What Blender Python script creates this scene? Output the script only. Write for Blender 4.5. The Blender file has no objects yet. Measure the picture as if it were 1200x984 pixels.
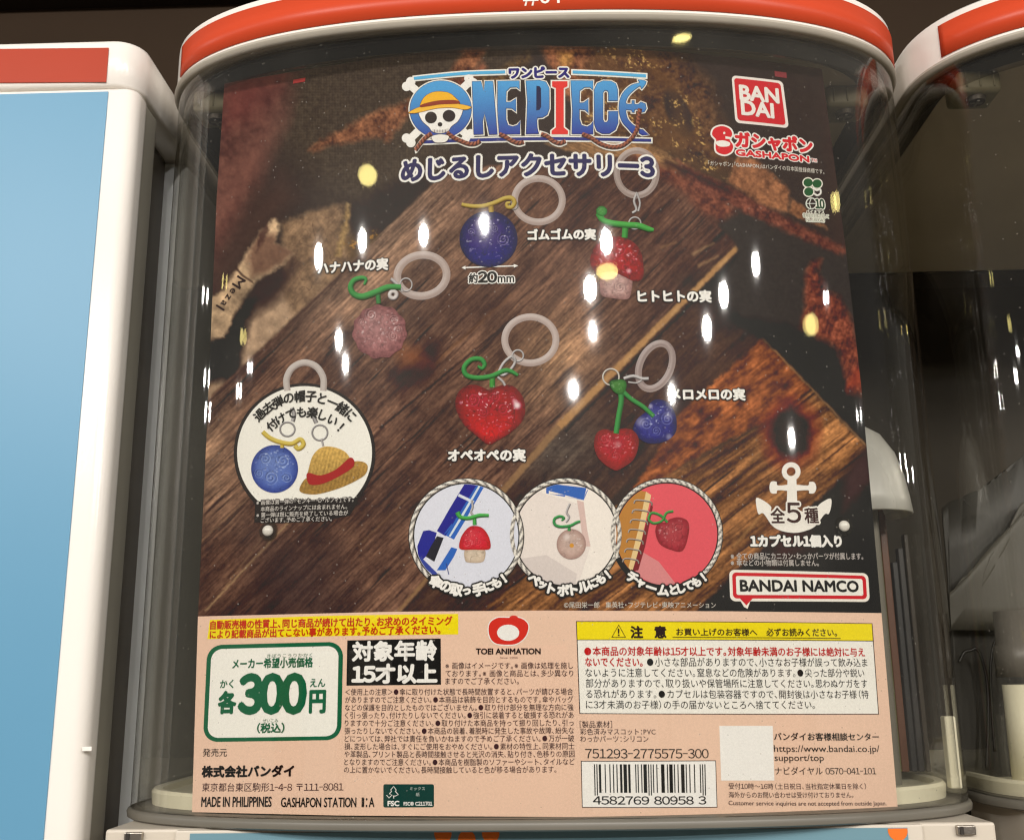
import bpy, bmesh, math, random
import numpy as np
WORLD = 0.21      # the shop's dim bounced light
LAMP = 56.0
VEIL = (.025, .026, .018)
GAIN = (.88, .82, .74)
PSTEP = 1.0      # photo pixels per cell of the printed picture
from mathutils import Vector, Matrix
from mathutils.geometry import tessellate_polygon

random.seed(4)
SC = bpy.context.scene
COL = SC.collection
# ------------------------------------------------------------------ camera
# metres; the poster's bottom edge is z = 0, the machine's front faces -y
CX, CY, CZ, YAW, PIT, ROL, FPX = 0.00289, -0.41341, 0.04663, -0.02612, 0.23922, -0.01176, 1251.99
_f = np.array([math.sin(YAW)*math.cos(PIT), math.cos(YAW)*math.cos(PIT), math.sin(PIT)])
_r0 = np.array([math.cos(YAW), -math.sin(YAW), 0.0]); _u0 = np.cross(_r0, _f)
_r = math.cos(ROL)*_r0+math.sin(ROL)*_u0; _u = -math.sin(ROL)*_r0+math.cos(ROL)*_u0
cam = bpy.data.cameras.new('camera'); camo = bpy.data.objects.new('camera', cam); COL.objects.link(camo)
M4 = Matrix(((_r[0], _u[0], -_f[0], CX), (_r[1], _u[1], -_f[1], CY), (_r[2], _u[2], -_f[2], CZ), (0, 0, 0, 1)))
camo.matrix_world = M4
cam.sensor_fit = 'HORIZONTAL'; cam.sensor_width = 36; cam.lens = 36*FPX/1200
cam.clip_start = 0.01; cam.clip_end = 50
SC.camera = camo
SC.view_settings.view_transform = 'Standard'; SC.view_settings.look = 'None'
SC.view_settings.exposure = 0; SC.view_settings.gamma = 1; SC.view_settings.use_curve_mapping = False
SC.cycles.transparent_max_bounces = 32; SC.cycles.max_bounces = 10; SC.cycles.glossy_bounces = 6
SC.cycles.caustics_reflective = False; SC.cycles.caustics_refractive = False
SC.cycles.use_denoising = True
SC.cycles.pixel_filter_type = 'BLACKMAN_HARRIS'; SC.cycles.filter_width = 1.3
# ------------------------------------------------------------------ the room's dim light
W_ = bpy.data.worlds.new('World'); SC.world = W_; W_.use_nodes = True
W_.node_tree.nodes['Background'].inputs[0].default_value = (1.0, 0.94, 0.86, 1)
W_.node_tree.nodes['Background'].inputs[1].default_value = WORLD
CEIL = 1.55

def ray(px, py):
    return np.array([CX, CY, CZ]), _f+(px-600)/FPX*_r-(py-492)/FPX*_u
def at_y(px, py, Y):
    c, d = ray(px, py); t = (Y-c[1])/d[1]; return c+t*d
def at_x(px, py, X):
    c, d = ray(px, py); t = (X-c[0])/d[0]; return c+t*d
def at_z(px, py, Z):
    c, d = ray(px, py); t = (Z-c[2])/d[2]; return c+t*d
# poster card: a gently bowed sheet  y = -PC + PK x^2
PW, PC = 0.13, 0.02225
PK = PC/PW**2
def card(px, py):
    """photo position -> (x, z) on the bowed card"""
    px = np.asarray(px, float); py = np.asarray(py, float)
    dx = _f[0]+(px-600)/FPX*_r[0]-(py-492)/FPX*_u[0]
    dy = _f[1]+(px-600)/FPX*_r[1]-(py-492)/FPX*_u[1]
    dz = _f[2]+(px-600)/FPX*_r[2]-(py-492)/FPX*_u[2]
    A = PK*dx*dx; B = 2*PK*CX*dx-dy; C = PK*CX*CX-PC-CY
    t = 2*C/(-B+np.sqrt(np.maximum(B*B-4*A*C, 0)))
    return CX+t*dx, CZ+t*dz
LAY = 6e-5
def bend(x, z, layer):
    return np.stack([x, -PC+PK*x*x-layer*LAY, z], -1)
# clear case: front half of a superellipse, straight sides behind
CA, CB, CY0, CN, CX0 = 0.1658, 0.0734, 0.0434, 2.4931, 0.0026
YB = 0.27

def lin(c):
    c = np.asarray(c, float)/255.0
    return np.where(c <= .04045, c/12.92, ((c+.055)/1.055)**2.4)
def ink(c):
    """printed colour from how it looks in the photograph, less the pane's veil, over the paper's white"""
    return np.clip((lin(c)-np.array(VEIL))/np.array(GAIN), .004, .88)
def S(c):
    return tuple(lin(c))

# ------------------------------------------------------------------ materials
MATS = {}
def mat(name, color, rough=.5, spec=.5, metal=0, bump=0, bscale=300, var=0, coat=0, trans=0, vscale=40):
    if name in MATS: return MATS[name]
    m = bpy.data.materials.new(name); m.use_nodes = True
    nt = m.node_tree; b = nt.nodes['Principled BSDF']
    b.inputs['Base Color'].default_value = (*color, 1)
    b.inputs['Roughness'].default_value = rough; b.inputs['Metallic'].default_value = metal
    b.inputs['Specular IOR Level'].default_value = spec; b.inputs['Coat Weight'].default_value = coat
    b.inputs['Coat Roughness'].default_value = .06
    if trans: b.inputs['Transmission Weight'].default_value = trans
    if bump or var:
        tc = nt.nodes.new('ShaderNodeTexCoord'); n = nt.nodes.new('ShaderNodeTexNoise')
        n.inputs['Scale'].default_value = bscale; n.inputs['Detail'].default_value = 4
        nt.links.new(tc.outputs['Object'], n.inputs['Vector'])
        if bump:
            bp = nt.nodes.new('ShaderNodeBump'); bp.inputs['Strength'].default_value = bump; bp.inputs['Distance'].default_value = .0004
            nt.links.new(n.outputs['Fac'], bp.inputs['Height']); nt.links.new(bp.outputs['Normal'], b.inputs['Normal'])
        if var:
            n2 = nt.nodes.new('ShaderNodeTexNoise'); n2.inputs['Scale'].default_value = vscale; n2.inputs['Detail'].default_value = 6
            nt.links.new(tc.outputs['Object'], n2.inputs['Vector'])
            mr = nt.nodes.new('ShaderNodeMapRange'); mr.inputs['From Min'].default_value = .3; mr.inputs['From Max'].default_value = .7
            mr.inputs['To Min'].default_value = 1-var; mr.inputs['To Max'].default_value = 1+var*.4
            nt.links.new(n2.outputs['Fac'], mr.inputs['Value'])
            mx = nt.nodes.new('ShaderNodeVectorMath'); mx.operation = 'SCALE'; mx.inputs[0].default_value = color
            nt.links.new(mr.outputs['Result'], mx.inputs['Scale']); nt.links.new(mx.outputs['Vector'], b.inputs['Base Color'])
    MATS[name] = m; return m
def print_mat(name, color=None, paper=.0):
    """offset-printed card: a colour (or the mesh's own colour attribute) with faint paper tooth"""
    if name in MATS: return MATS[name]
    m = bpy.data.materials.new(name); m.use_nodes = True; nt = m.node_tree; b = nt.nodes['Principled BSDF']
    b.inputs['Roughness'].default_value = .38; b.inputs['Specular IOR Level'].default_value = .10
    tc = nt.nodes.new('ShaderNodeTexCoord'); n = nt.nodes.new('ShaderNodeTexNoise')
    n.inputs['Scale'].default_value = 1400; n.inputs['Detail'].default_value = 2
    nt.links.new(tc.outputs['Object'], n.inputs['Vector'])
    mr = nt.nodes.new('ShaderNodeMapRange'); mr.inputs['To Min'].default_value = 1-.11; mr.inputs['To Max'].default_value = 1+.09
    nt.links.new(n.outputs['Fac'], mr.inputs['Value'])
    n3 = nt.nodes.new('ShaderNodeTexNoise'); n3.inputs['Scale'].default_value = 18; n3.inputs['Detail'].default_value = 3
    nt.links.new(tc.outputs['Object'], n3.inputs['Vector'])
    mr3 = nt.nodes.new('ShaderNodeMapRange'); mr3.inputs['To Min'].default_value = .95; mr3.inputs['To Max'].default_value = 1.05
    nt.links.new(n3.outputs['Fac'], mr3.inputs['Value'])
    mm = nt.nodes.new('ShaderNodeMath'); mm.operation = 'MULTIPLY'
    nt.links.new(mr.outputs['Result'], mm.inputs[0]); nt.links.new(mr3.outputs['Result'], mm.inputs[1])
    mx = nt.nodes.new('ShaderNodeVectorMath'); mx.operation = 'SCALE'
    if color is None:
        at = nt.nodes.new('ShaderNodeAttribute'); at.attribute_name = 'ink'; nt.links.new(at.outputs['Color'], mx.inputs[0])
    else: mx.inputs[0].default_value = color
    nt.links.new(mm.outputs['Value'], mx.inputs['Scale']); nt.links.new(mx.outputs['Vector'], b.inputs['Base Color'])
    MATS[name] = m; return m
def print_clear(name, keep):
    """colour-attribute print let down to a see-through tint"""
    if name in MATS: return MATS[name]
    src = print_mat('print picture'); m = src.copy(); m.name = name; nt = m.node_tree
    b = nt.nodes['Principled BSDF']; b.inputs['Alpha'].default_value = keep; MATS[name] = m; return m
def P(c):
    return print_mat('print %d %d %d' % tuple(c), tuple(ink(c)))
def clear_mat(name, tint, extra=0.0, rough=0.0, ior=1.46, wav=.0):
    """clear moulded plastic: passes light straight on, reflects by Fresnel, a trace of dust"""
    m = bpy.data.materials.new(name); m.use_nodes = True; nt = m.node_tree
    nt.nodes.remove(nt.nodes['Principled BSDF']); out = nt.nodes['Material Output']
    tr = nt.nodes.new('ShaderNodeBsdfTransparent'); tr.inputs[0].default_value = (*tint, 1)
    gl = nt.nodes.new('ShaderNodeBsdfGlossy'); gl.inputs['Roughness'].default_value = rough; gl.inputs['Color'].default_value = (1, 1, 1, 1)
    fr = nt.nodes.new('ShaderNodeFresnel'); ge = nt.nodes.new('ShaderNodeNewGeometry'); mi = nt.nodes.new('ShaderNodeMapRange')
    mi.inputs['To Min'].default_value = ior; mi.inputs['To Max'].default_value = 1/ior     # thin sheet: no total reflection at its inner face
    nt.links.new(ge.outputs['Backfacing'], mi.inputs['Value']); nt.links.new(mi.outputs['Result'], fr.inputs['IOR'])
    mx = nt.nodes.new('ShaderNodeMixShader')
    nt.links.new(fr.outputs[0], mx.inputs[0]); nt.links.new(tr.outputs[0], mx.inputs[1]); nt.links.new(gl.outputs[0], mx.inputs[2])
    df = nt.nodes.new('ShaderNodeBsdfDiffuse'); df.inputs[0].default_value = (.5, .46, .40, 1)
    tc = nt.nodes.new('ShaderNodeTexCoord')
    n = nt.nodes.new('ShaderNodeTexNoise'); n.inputs['Scale'].default_value = 9; n.inputs['Detail'].default_value = 6
    n2 = nt.nodes.new('ShaderNodeTexVoronoi'); n2.inputs['Scale'].default_value = 230
    nt.links.new(tc.outputs['Object'], n.inputs['Vector']); nt.links.new(tc.outputs['Object'], n2.inputs['Vector'])
    ls = nt.nodes.new('ShaderNodeMath'); ls.operation = 'LESS_THAN'; ls.inputs[1].default_value = .06
    nt.links.new(n2.outputs['Distance'], ls.inputs[0])
    ms = nt.nodes.new('ShaderNodeMath'); ms.operation = 'MULTIPLY'; ms.inputs[1].default_value = .34
    nt.links.new(ls.outputs[0], ms.inputs[0])
    sm = nt.nodes.new('ShaderNodeMapRange'); sm.interpolation_type = 'SMOOTHSTEP'; sm.inputs['From Min'].default_value = .42; sm.inputs['From Max'].default_value = .72; nt.links.new(n.outputs['Fac'], sm.inputs['Value'])
    ma = nt.nodes.new('ShaderNodeMath'); ma.operation = 'MULTIPLY_ADD'; ma.inputs[1].default_value = extra
    nt.links.new(sm.outputs['Result'], ma.inputs[0]); nt.links.new(ms.outputs[0], ma.inputs[2])
    m2 = nt.nodes.new('ShaderNodeMixShader'); nt.links.new(ma.outputs[0], m2.inputs[0])
    nt.links.new(mx.outputs[0], m2.inputs[1]); nt.links.new(df.outputs[0], m2.inputs[2])
    nt.links.new(m2.outputs[0], out.inputs['Surface'])
    if wav:
        mp = nt.nodes.new('ShaderNodeMapping'); mp.inputs['Scale'].default_value = (22, 22, 5)
        nt.links.new(tc.outputs['Object'], mp.inputs[0])
        n4 = nt.nodes.new('ShaderNodeTexNoise'); n4.inputs['Scale'].default_value = 1; n4.inputs['Detail'].default_value = 1.5
        nt.links.new(mp.outputs[0], n4.inputs['Vector'])
        bp = nt.nodes.new('ShaderNodeBump'); bp.inputs['Strength'].default_value = 1; bp.inputs['Distance'].default_value = wav
        nt.links.new(n4.outputs['Fac'], bp.inputs['Height']); nt.links.new(bp.outputs['Normal'], gl.inputs['Normal'])
    MATS[name] = m; return m

# ------------------------------------------------------------------ object helpers
def put(name, verts, faces, m, parent=None, colors=None, smooth=False):
    me = bpy.data.meshes.new(name)
    v = np.asarray(verts, np.float32).reshape(-1, 3)
    if isinstance(faces, np.ndarray):
        k = faces.shape[1]; n = len(faces)
        me.vertices.add(len(v)); me.vertices.foreach_set('co', v.ravel())
        me.loops.add(n*k); me.loops.foreach_set('vertex_index', faces.astype(np.int32).ravel())
        me.polygons.add(n); me.polygons.foreach_set('loop_start', np.arange(0, n*k, k, dtype=np.int32))
        me.update(calc_edges=True)
    else:
        me.from_pydata([tuple(map(float, a)) for a in v], [], faces); me.update()
    if colors is not None:
        at = me.color_attributes.new('ink', 'FLOAT_COLOR', 'POINT')
        c = np.ones((len(v), 4), np.float32); c[:, :3] = colors; at.data.foreach_set('color', c.ravel())
    if smooth: me.polygons.foreach_set('use_smooth', np.ones(len(me.polygons), bool))
    me.materials.append(m)
    o = bpy.data.objects.new(name, me); COL.objects.link(o)
    if parent is not None: o.parent = parent
    return o
def putbm(name, bm, m, parent=None, smooth=False, kind=None):
    me = bpy.data.meshes.new(name); bmesh.ops.recalc_face_normals(bm, faces=bm.faces); bm.to_mesh(me); bm.free()
    if smooth: me.polygons.foreach_set('use_smooth', np.ones(len(me.polygons), bool))
    me.materials.append(m); o = bpy.data.objects.new(name, me); COL.objects.link(o)
    if parent is not None: o.parent = parent
    if kind: o['kind'] = kind
    return o
def thing(name, label, cat, group=None, loc=(0, 0, 0)):
    o = bpy.data.objects.new(name, None); COL.objects.link(o); o.empty_display_size = .05; o.location = loc
    o['label'] = label; o['category'] = cat
    if group: o['group'] = group
    return o
def box(bm, x0, x1, y0, y1, z0, z1, bev=0, seg=2):
    r = bmesh.ops.create_cube(bm, size=1)
    bmesh.ops.scale(bm, vec=(x1-x0, y1-y0, z1-z0), verts=r['verts'])
    bmesh.ops.translate(bm, vec=((x0+x1)/2, (y0+y1)/2, (z0+z1)/2), verts=r['verts'])
    if bev:
        es = list({e for v in r['verts'] for e in v.link_edges})
        bmesh.ops.bevel(bm, geom=es, offset=bev, segments=seg, affect='EDGES', profile=.5)
    return bm
def loft(rings, close=True, cap0=False, cap1=False):
    """rings: list of (n,3) arrays -> verts, faces"""
    n = len(rings[0]); v = np.concatenate(rings); f = []
    for k in range(len(rings)-1):
        for i in range(n if close else n-1):
            j = (i+1) % n; f.append((k*n+i, k*n+j, (k+1)*n+j, (k+1)*n+i))
    if cap0: f.append(tuple(range(n-1, -1, -1)))
    if cap1: f.append(tuple((len(rings)-1)*n+i for i in range(n)))
    return v, f
def case_ring(off, z, n=96, yb=YB, x0=CX0, closed=True):
    """plan outline of the case, grown outwards by off"""
    t = np.linspace(0, math.pi, n)
    ex = 2/CN
    x = CA*np.sign(np.cos(t))*np.abs(np.cos(t))**ex; y = -CB*np.sin(t)**ex
    # even out by arc length
    tt = np.linspace(0, math.pi, 4000); X = CA*np.sign(np.cos(tt))*np.abs(np.cos(tt))**ex; Y = -CB*np.abs(np.sin(tt))**ex
    s = np.concatenate([[0], np.cumsum(np.hypot(np.diff(X), np.diff(Y)))]); q = np.linspace(0, s[-1], n)
    x = np.interp(q, s, X); y = np.interp(q, s, Y)
    tx = np.gradient(x); ty = np.gradient(y); l = np.hypot(tx, ty); nx, ny = -ty/l, tx/l
    sg = -1 if ny[n//2] > 0 else 1
    x = x+sg*nx*off; y = y+sg*ny*off
    x = np.concatenate([[CA+off, CA+off], x, [-CA-off, -CA-off]]) if closed else x
    y = np.concatenate([[yb-CY0+off, .03], y, [.03, yb-CY0+off]]) if closed else y
    return np.stack([x+x0, y+CY0, np.full(x.shape, z)], -1)

# ------------------------------------------------------------------ flat print on the card
def flat(name, loops, m, layer, parent, grad=None, extra=None, step=.006, label=None):
    """loops: closed outlines in photo positions; the first is the outside of a patch unless given as a list of patches"""
    patches = [[loops]] if np.isscalar(loops[0][0]) else loops
    bm = bmesh.new()
    for patch in patches:
        pl = []
        for lp in patch:
            a = np.asarray(lp, float); x, z = card(a[:, 0], a[:, 1]); pl.append([Vector((x[i], z[i], 0)) for i in range(len(x))])
        tri = tessellate_polygon(pl); vs = [bm.verts.new((v.x, 0, v.y)) for lp in pl for v in lp]
        for t in tri:
            try: bm.faces.new([vs[i] for i in t])
            except ValueError: pass
    xs = [v.co.x for v in bm.verts]
    if max(xs)-min(xs) > step*1.2:
        k = math.ceil(min(xs)/step)
        while k*step < max(xs):
            bmesh.ops.bisect_plane(bm, geom=bm.verts[:]+bm.edges[:]+bm.faces[:], plane_co=(k*step, 0, 0), plane_no=(1, 0, 0), dist=1e-7); k += 1
    for v in bm.verts:
        v.co.y = -PC+PK*v.co.x**2-layer*LAY
    for f in bm.faces:
        f.normal_update()
        if f.normal.y > 0: f.normal_flip()
    me = bpy.data.meshes.new(name); bm.to_mesh(me); bm.free(); me.materials.append(m)
    o = bpy.data.objects.new(name, me); COL.objects.link(o); o.parent = parent
    if grad:
        (z0, c0), (z1, c1) = grad; n = len(me.vertices); co = np.empty(n*3, np.float32); me.vertices.foreach_get('co', co)
        t = np.clip((co[2::3]-z0)/(z1-z0), 0, 1)[:, None]; c = np.ones((n, 4), np.float32)
        c[:, :3] = ink(c0)*(1-t)+ink(c1)*t
        me.color_attributes.new('ink', 'FLOAT_COLOR', 'POINT').data.foreach_set('color', c.ravel())
    if label: o['label'] = label
    return o
def grow(lp, d):
    """offset a closed outline outwards by d (photo positions)"""
    a = np.asarray(lp, float); n = len(a)
    ar = np.sum(a[:, 0]*np.roll(a[:, 1], -1)-np.roll(a[:, 0], -1)*a[:, 1]); sg = 1 if ar > 0 else -1
    out = []
    for i in range(n):
        p, q, r = a[i-1], a[i], a[(i+1) % n]
        e1 = q-p; e2 = r-q; l1 = np.hypot(*e1)+1e-9; l2 = np.hypot(*e2)+1e-9
        n1 = np.array([e1[1], -e1[0]])/l1*sg; n2 = np.array([e2[1], -e2[0]])/l2*sg
        b = n1+n2; lb = np.dot(b, b)
        b = b/lb*2 if lb > .5 else (n1+n2)
        ln = np.hypot(*b); b = b/ln*min(ln, 1.6) if ln > 0 else b
        out.append(tuple(q+b*d))
    return out
def ell(cx, cy, rx, ry=None, n=48, a0=0, a1=360, rot=0):
    ry = rx if ry is None else ry; out = []
    for k in range(n):
        t = math.radians(a0+(a1-a0)*k/(n if a1-a0 == 360 else n-1)); r = math.radians(rot)
        x, y = rx*math.cos(t), -ry*math.sin(t); out.append((cx+x*math.cos(r)-y*math.sin(r), cy+x*math.sin(r)+y*math.cos(r)))
    return out
def rquad(q, r, n=6):
    """four corners (TL, TR, BR, BL) with rounded corners of radius r"""
    out = []; q = np.asarray(q, float)
    for i in range(4):
        p, c, s = q[i-1], q[i], q[(i+1) % 4]
        e0 = (p-c)/np.hypot(*(p-c)); e1 = (s-c)/np.hypot(*(s-c))
        for k in range(n+1):
            t = k/n; a = c+e0*r; b = c+e1*r
            out.append(tuple((1-t)**2*a+2*t*(1-t)*(c*.75+(a+b)/2*.25)+t*t*b))
    return out
def smooth(pts, k=8, closed=False):
    p = [np.asarray(a, float) for a in pts]; n = len(p); out = []
    rng = n if closed else n-1
    for i in range(rng):
        p0 = p[(i-1) % n] if closed or i > 0 else p[i]; p1 = p[i]; p2 = p[(i+1) % n]; p3 = p[(i+2) % n] if closed or i < n-2 else p[(i+1) % n]
        for j in range(k):
            t = j/k; out.append(tuple(.5*((2*p1)+(-p0+p2)*t+(2*p0-5*p1+4*p2-p3)*t*t+(-p0+3*p1-3*p2+p3)*t**3)))
    if not closed: out.append(tuple(p[-1]))
    return out
VC = None
def stroke(name, pts, w, col, layer, parent, closed=False, hi=None, lo=None, k=6, taper=None, label=None, twist=None, alpha=1):
    """a printed cord, stem or wire: ribbon with tube-like tones across it (it is a picture of one)"""
    p = np.asarray(smooth(pts, k, closed) if k > 1 else pts, float); n = len(p)
    t = np.roll(p, -1, 0)-np.roll(p, 1, 0) if closed else np.gradient(p, axis=0)
    l = np.hypot(t[:, 0], t[:, 1])+1e-9; nr = np.stack([-t[:, 1]/l, t[:, 0]/l], -1)
    nr = np.where((nr[:, 1:2] > 0), nr, nr) ; R = 7; V = []; C = []
    hi = hi or [min(255, c*1.35+18) for c in col]; lo = lo or [c*.6 for c in col]
    for i in range(R):
        u = i/(R-1)*2-1; ww = w/2*(np.ones(n) if taper is None else np.interp(np.arange(n)/(n-1), np.linspace(0, 1, len(taper)), taper))
        q = p+nr*(u*ww)[:, None]; V.append(q)
        lit = np.clip(-(nr[:, 0]*u*.5+nr[:, 1]*u)*1.0, -1, 1)
        lam = lit*.8+(.25 if abs(u) < .5 else -.15)
        c = np.where(lam[:, None] > 0, np.asarray(col)*(1-lam[:, None])+np.asarray(hi)*lam[:, None], np.asarray(col)*(1+lam[:, None])-np.asarray(lo)*lam[:, None])
        if twist is not None:
            s = np.concatenate([[0], np.cumsum(np.hypot(*np.diff(p, axis=0).T))])
            ph = np.cos((s/twist+u*.35)*2*math.pi); c = c*(.72+.28*np.clip(ph*2+.6, -1, 1))[:, None]
        C.append(c)
    V = np.concatenate(V); C = np.concatenate(C); x, z = card(V[:, 0], V[:, 1]); f = []
    for i in range(R-1):
        for j in range(n if closed else n-1):
            a = i*n+j; b = i*n+(j+1) % n; f.append((a, b, b+n, a+n))
    f = np.array(f); v3 = bend(x, z, layer)
    a, b, c = v3[f[0, 0]], v3[f[0, 1]], v3[f[0, 2]]
    if np.cross(b-a, c-a)[1] > 0: f = f[:, ::-1]
    o = put(name, v3, f, print_mat('print picture') if alpha == 1 else print_clear('print tint', alpha), parent, ink(np.clip(C, 0, 255)))
    if label: o['label'] = label
    return o
def blob(name, outline, fn, layer, parent, nr=26, cen=None, label=None):
    """a printed picture of a rounded thing: star-shaped outline filled by rings; fn(x, y, r) -> display colours"""
    a = np.asarray(outline, float); a0 = np.vstack([a, a[:1]]); sl = np.concatenate([[0], np.cumsum(np.hypot(*np.diff(a0, axis=0).T))]); m_ = max(len(a), int(sl[-1]/1.0)); q_ = np.arange(m_)/m_*sl[-1]
    a = np.stack([np.interp(q_, sl, a0[:, 0]), np.interp(q_, sl, a0[:, 1])], -1); nr = max(nr, int(sl[-1]/6.3*1.15)); c = a.mean(0) if cen is None else np.asarray(cen, float); n = len(a); V = [c[None]]; Rr = [np.zeros(1)]
    for i in range(1, nr+1):
        t = (i/nr)**.85; V.append(c+(a-c)*t); Rr.append(np.full(n, t))
    V = np.concatenate(V); Rr = np.concatenate(Rr); f = [(0, 1+i, 1+(i+1) % n) for i in range(n)]; tri = np.array(f)
    q = np.array([(1+k*n+i, 1+(k+1)*n+i, 1+(k+1)*n+(i+1) % n, 1+k*n+(i+1) % n) for k in range(nr-1) for i in range(n)])
    tris = np.concatenate([tri, q[:, [0, 1, 2]], q[:, [0, 2, 3]]])
    x, z = card(V[:, 0], V[:, 1]); v3 = bend(x, z, layer)
    A, B, D = v3[tris[5, 0]], v3[tris[5, 1]], v3[tris[5, 2]]
    if np.cross(B-A, D-A)[1] > 0: tris = tris[:, ::-1]
    C = np.clip(fn(V[:, 0], V[:, 1], Rr), 0, 255)
    o = put(name, v3, tris, print_mat('print picture'), parent, ink(C))
    if label: o['label'] = label
    return o

_cache = {}
def glyphs(s, bold=0.0, res=3):
    key = (s, bold, res)
    if key in _cache: return _cache[key]
    cu = bpy.data.curves.new('t', 'FONT'); cu.body = s; cu.size = 1; cu.resolution_u = res; cu.offset = bold; cu.fill_mode = 'FRONT'
    o = bpy.data.objects.new('t', cu); COL.objects.link(o)
    dg = bpy.context.evaluated_depsgraph_get(); me = bpy.data.meshes.new_from_object(o.evaluated_get(dg))
    n = len(me.vertices); v = np.empty(n*3, np.float32); me.vertices.foreach_get('co', v); v = v.reshape(-1, 3)[:, :2].astype(float)
    me.calc_loop_triangles(); m = len(me.loop_triangles); t = np.empty(m*3, np.int32); me.loop_triangles.foreach_get('vertices', t)
    COL.objects.unlink(o); bpy.data.objects.remove(o); bpy.data.curves.remove(cu); bpy.data.meshes.remove(me)
    _cache[key] = (v, t.reshape(-1, 3)); return _cache[key]
HALF = '、。，．」）］・：'
LEAD = '「（［＜'
def line(s_, res=3):
    """set a line character by character: gothic figures, tight punctuation"""
    if all(ord(c) < 0x2000 and not c.isdigit() for c in s_): return glyphs(s_, 0, res)
    key = ('line', s_, res)
    if key in _cache: return _cache[key]
    if 'em' not in _cache:
        a = glyphs('あ')[0]; b = glyphs('ああ')[0]; _cache['em'] = b[:, 0].max()-a[:, 0].max()
    em = _cache['em']; x = 0; VV, TT, k = [], [], 0
    for c in s_:
        if c in ' \u3000': x += em*(.32 if c == ' ' else .9); continue
        g = chr(ord(c)+0xFEE0) if c.isdigit() or c == '-' else c
        v, t = glyphs(g, 0, res)
        if not len(v): x += em*.3; continue
        v = v.copy(); mn, mx = v[:, 0].min(), v[:, 0].max()
        if c.isdigit():
            w = em*.56; v[:, 0] += x+w/2-(mn+mx)/2; adv = w
        elif c == '-': v[:, 0] = (v[:, 0]-(mn+mx)/2)*.55+x+em*.22; adv = em*.44
        elif ord(c) < 0x2000: v[:, 0] += x-mn+em*.03; adv = mx-mn+em*.08
        elif c in '・：': v[:, 0] += x+em*.28-(mn+mx)/2; adv = em*.56
        elif c in HALF: v[:, 0] += x; adv = em*.55
        elif c in LEAD: v[:, 0] += x-em*.42; adv = em*.58
        else: v[:, 0] += x; adv = em
        VV.append(v); TT.append(t+k); k += len(v); x += adv
    _cache[key] = (np.concatenate(VV), np.concatenate(TT)); return _cache[key]
def shifts(v, t, rad, n=8, asp=1.0, fill=True):
    """fatten a glyph mesh by laying shifted copies over it; rad in the mesh's own units (x, z)"""
    vs, ts, k = [], [], 0
    for i in range(n+(1 if fill else 0)):
        a = 2*math.pi*i/n; d = (0, 0) if i == n else (rad*math.cos(a), rad*math.sin(a)*asp)
        vs.append(np.column_stack([v+np.array(d), np.full(len(v), i*.06)])); ts.append(t+k); k += len(v)
    return np.concatenate(vs), np.concatenate(ts)
PXM = 0.00033    # about one photo pixel on the card, metres
def emit(name, V, T, m, layer, parent, label=None, colors=None):
    x, z = V[:, 0], V[:, 1]; off = V[:, 2] if V.shape[1] > 2 else 0
    v3 = np.stack([x, -PC+PK*x*x-(layer+off)*LAY, z], -1)
    a, b, c = v3[T[:, 0]], v3[T[:, 1]], v3[T[:, 2]]
    fl = np.cross(b-a, c-a)[:, 1] > 0; T = T.copy(); T[fl] = T[fl][:, ::-1]
    o = put(name, v3, T, m, parent, colors)
    if label: o['label'] = label
    return o
def text(s, x0, y0, x1, y1, h, col, layer, parent, bold=0, out=0, outcol=(235, 228, 215), name='lettering', shadow=None, slant=0, res=3, label=None):
    """one line of lettering whose inked box spans (x0,y0)-(x1,y1) along the bottom and is h photo pixels tall"""
    v, t = line(s, res)
    mn, mx = v.min(0), v.max(0); u = (v-mn)/(mx-mn)
    ax, az = card(x0, y0); bx, bz = card(x1, y1); tx, tz = card((x0+x1)/2, (y0+y1)/2-h); mxx, mzz = card((x0+x1)/2, (y0+y1)/2)
    H = math.hypot(tx-mxx, tz-mzz)
    V = np.stack([ax+(bx-ax)*u[:, 0]+slant*H*u[:, 1], az+(bz-az)*u[:, 0]+H*u[:, 1]], -1)
    if bold:
        Vb, Tb = shifts(V, t, bold*PXM, 8)
    else: Vb, Tb = np.column_stack([V, np.zeros(len(V))]), t
    o = emit(name, Vb, Tb, P(col), layer+(1.2 if out else 0), parent, label)
    if out:
        Vo, To = shifts(V, t, (out+bold)*PXM, 12); emit('lettering_edge', Vo, To, P(outcol), layer, parent)
    return o
def chars(items, h, col, layer, parent, bold=0, out=0, outcol=(40, 26, 22), name='lettering', w=None):
    """single characters [(char, centre x, centre y, degrees, scale)], joined into one line of lettering"""
    VV, TT, k = [], [], 0
    for it in items:
        ch, cx, cy, dg = it[:4]; sc = it[4] if len(it) > 4 else 1
        v, t = glyphs(ch); mn, mx = v.min(0), v.max(0)
        e = .88 if ord(ch[0]) > 0x2000 else .75
        c = (v-np.array([(mn[0]+mx[0])/2, (mn[1]+mx[1])/2]))/e*h*PXM*sc
        if w: c[:, 0] *= w
        a = math.radians(dg); R = np.array([[math.cos(a), -math.sin(a)], [math.sin(a), math.cos(a)]]); c = c@R.T
        x, z = card(cx, cy); VV.append(c+np.array([x, z])); TT.append(t+k); k += len(v)
    V = np.concatenate(VV); T = np.concatenate(TT)
    Vb, Tb = shifts(V, T, bold*PXM, 8) if bold else (np.column_stack([V, np.zeros(len(V))]), T)
    o = emit(name, Vb, Tb, P(col), layer+(1.2 if out else 0), parent)
    if out:
        Vo, To = shifts(V, T, (out+bold)*PXM, 12); emit('lettering_edge', Vo, To, P(outcol), layer, parent)
    return o
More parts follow.
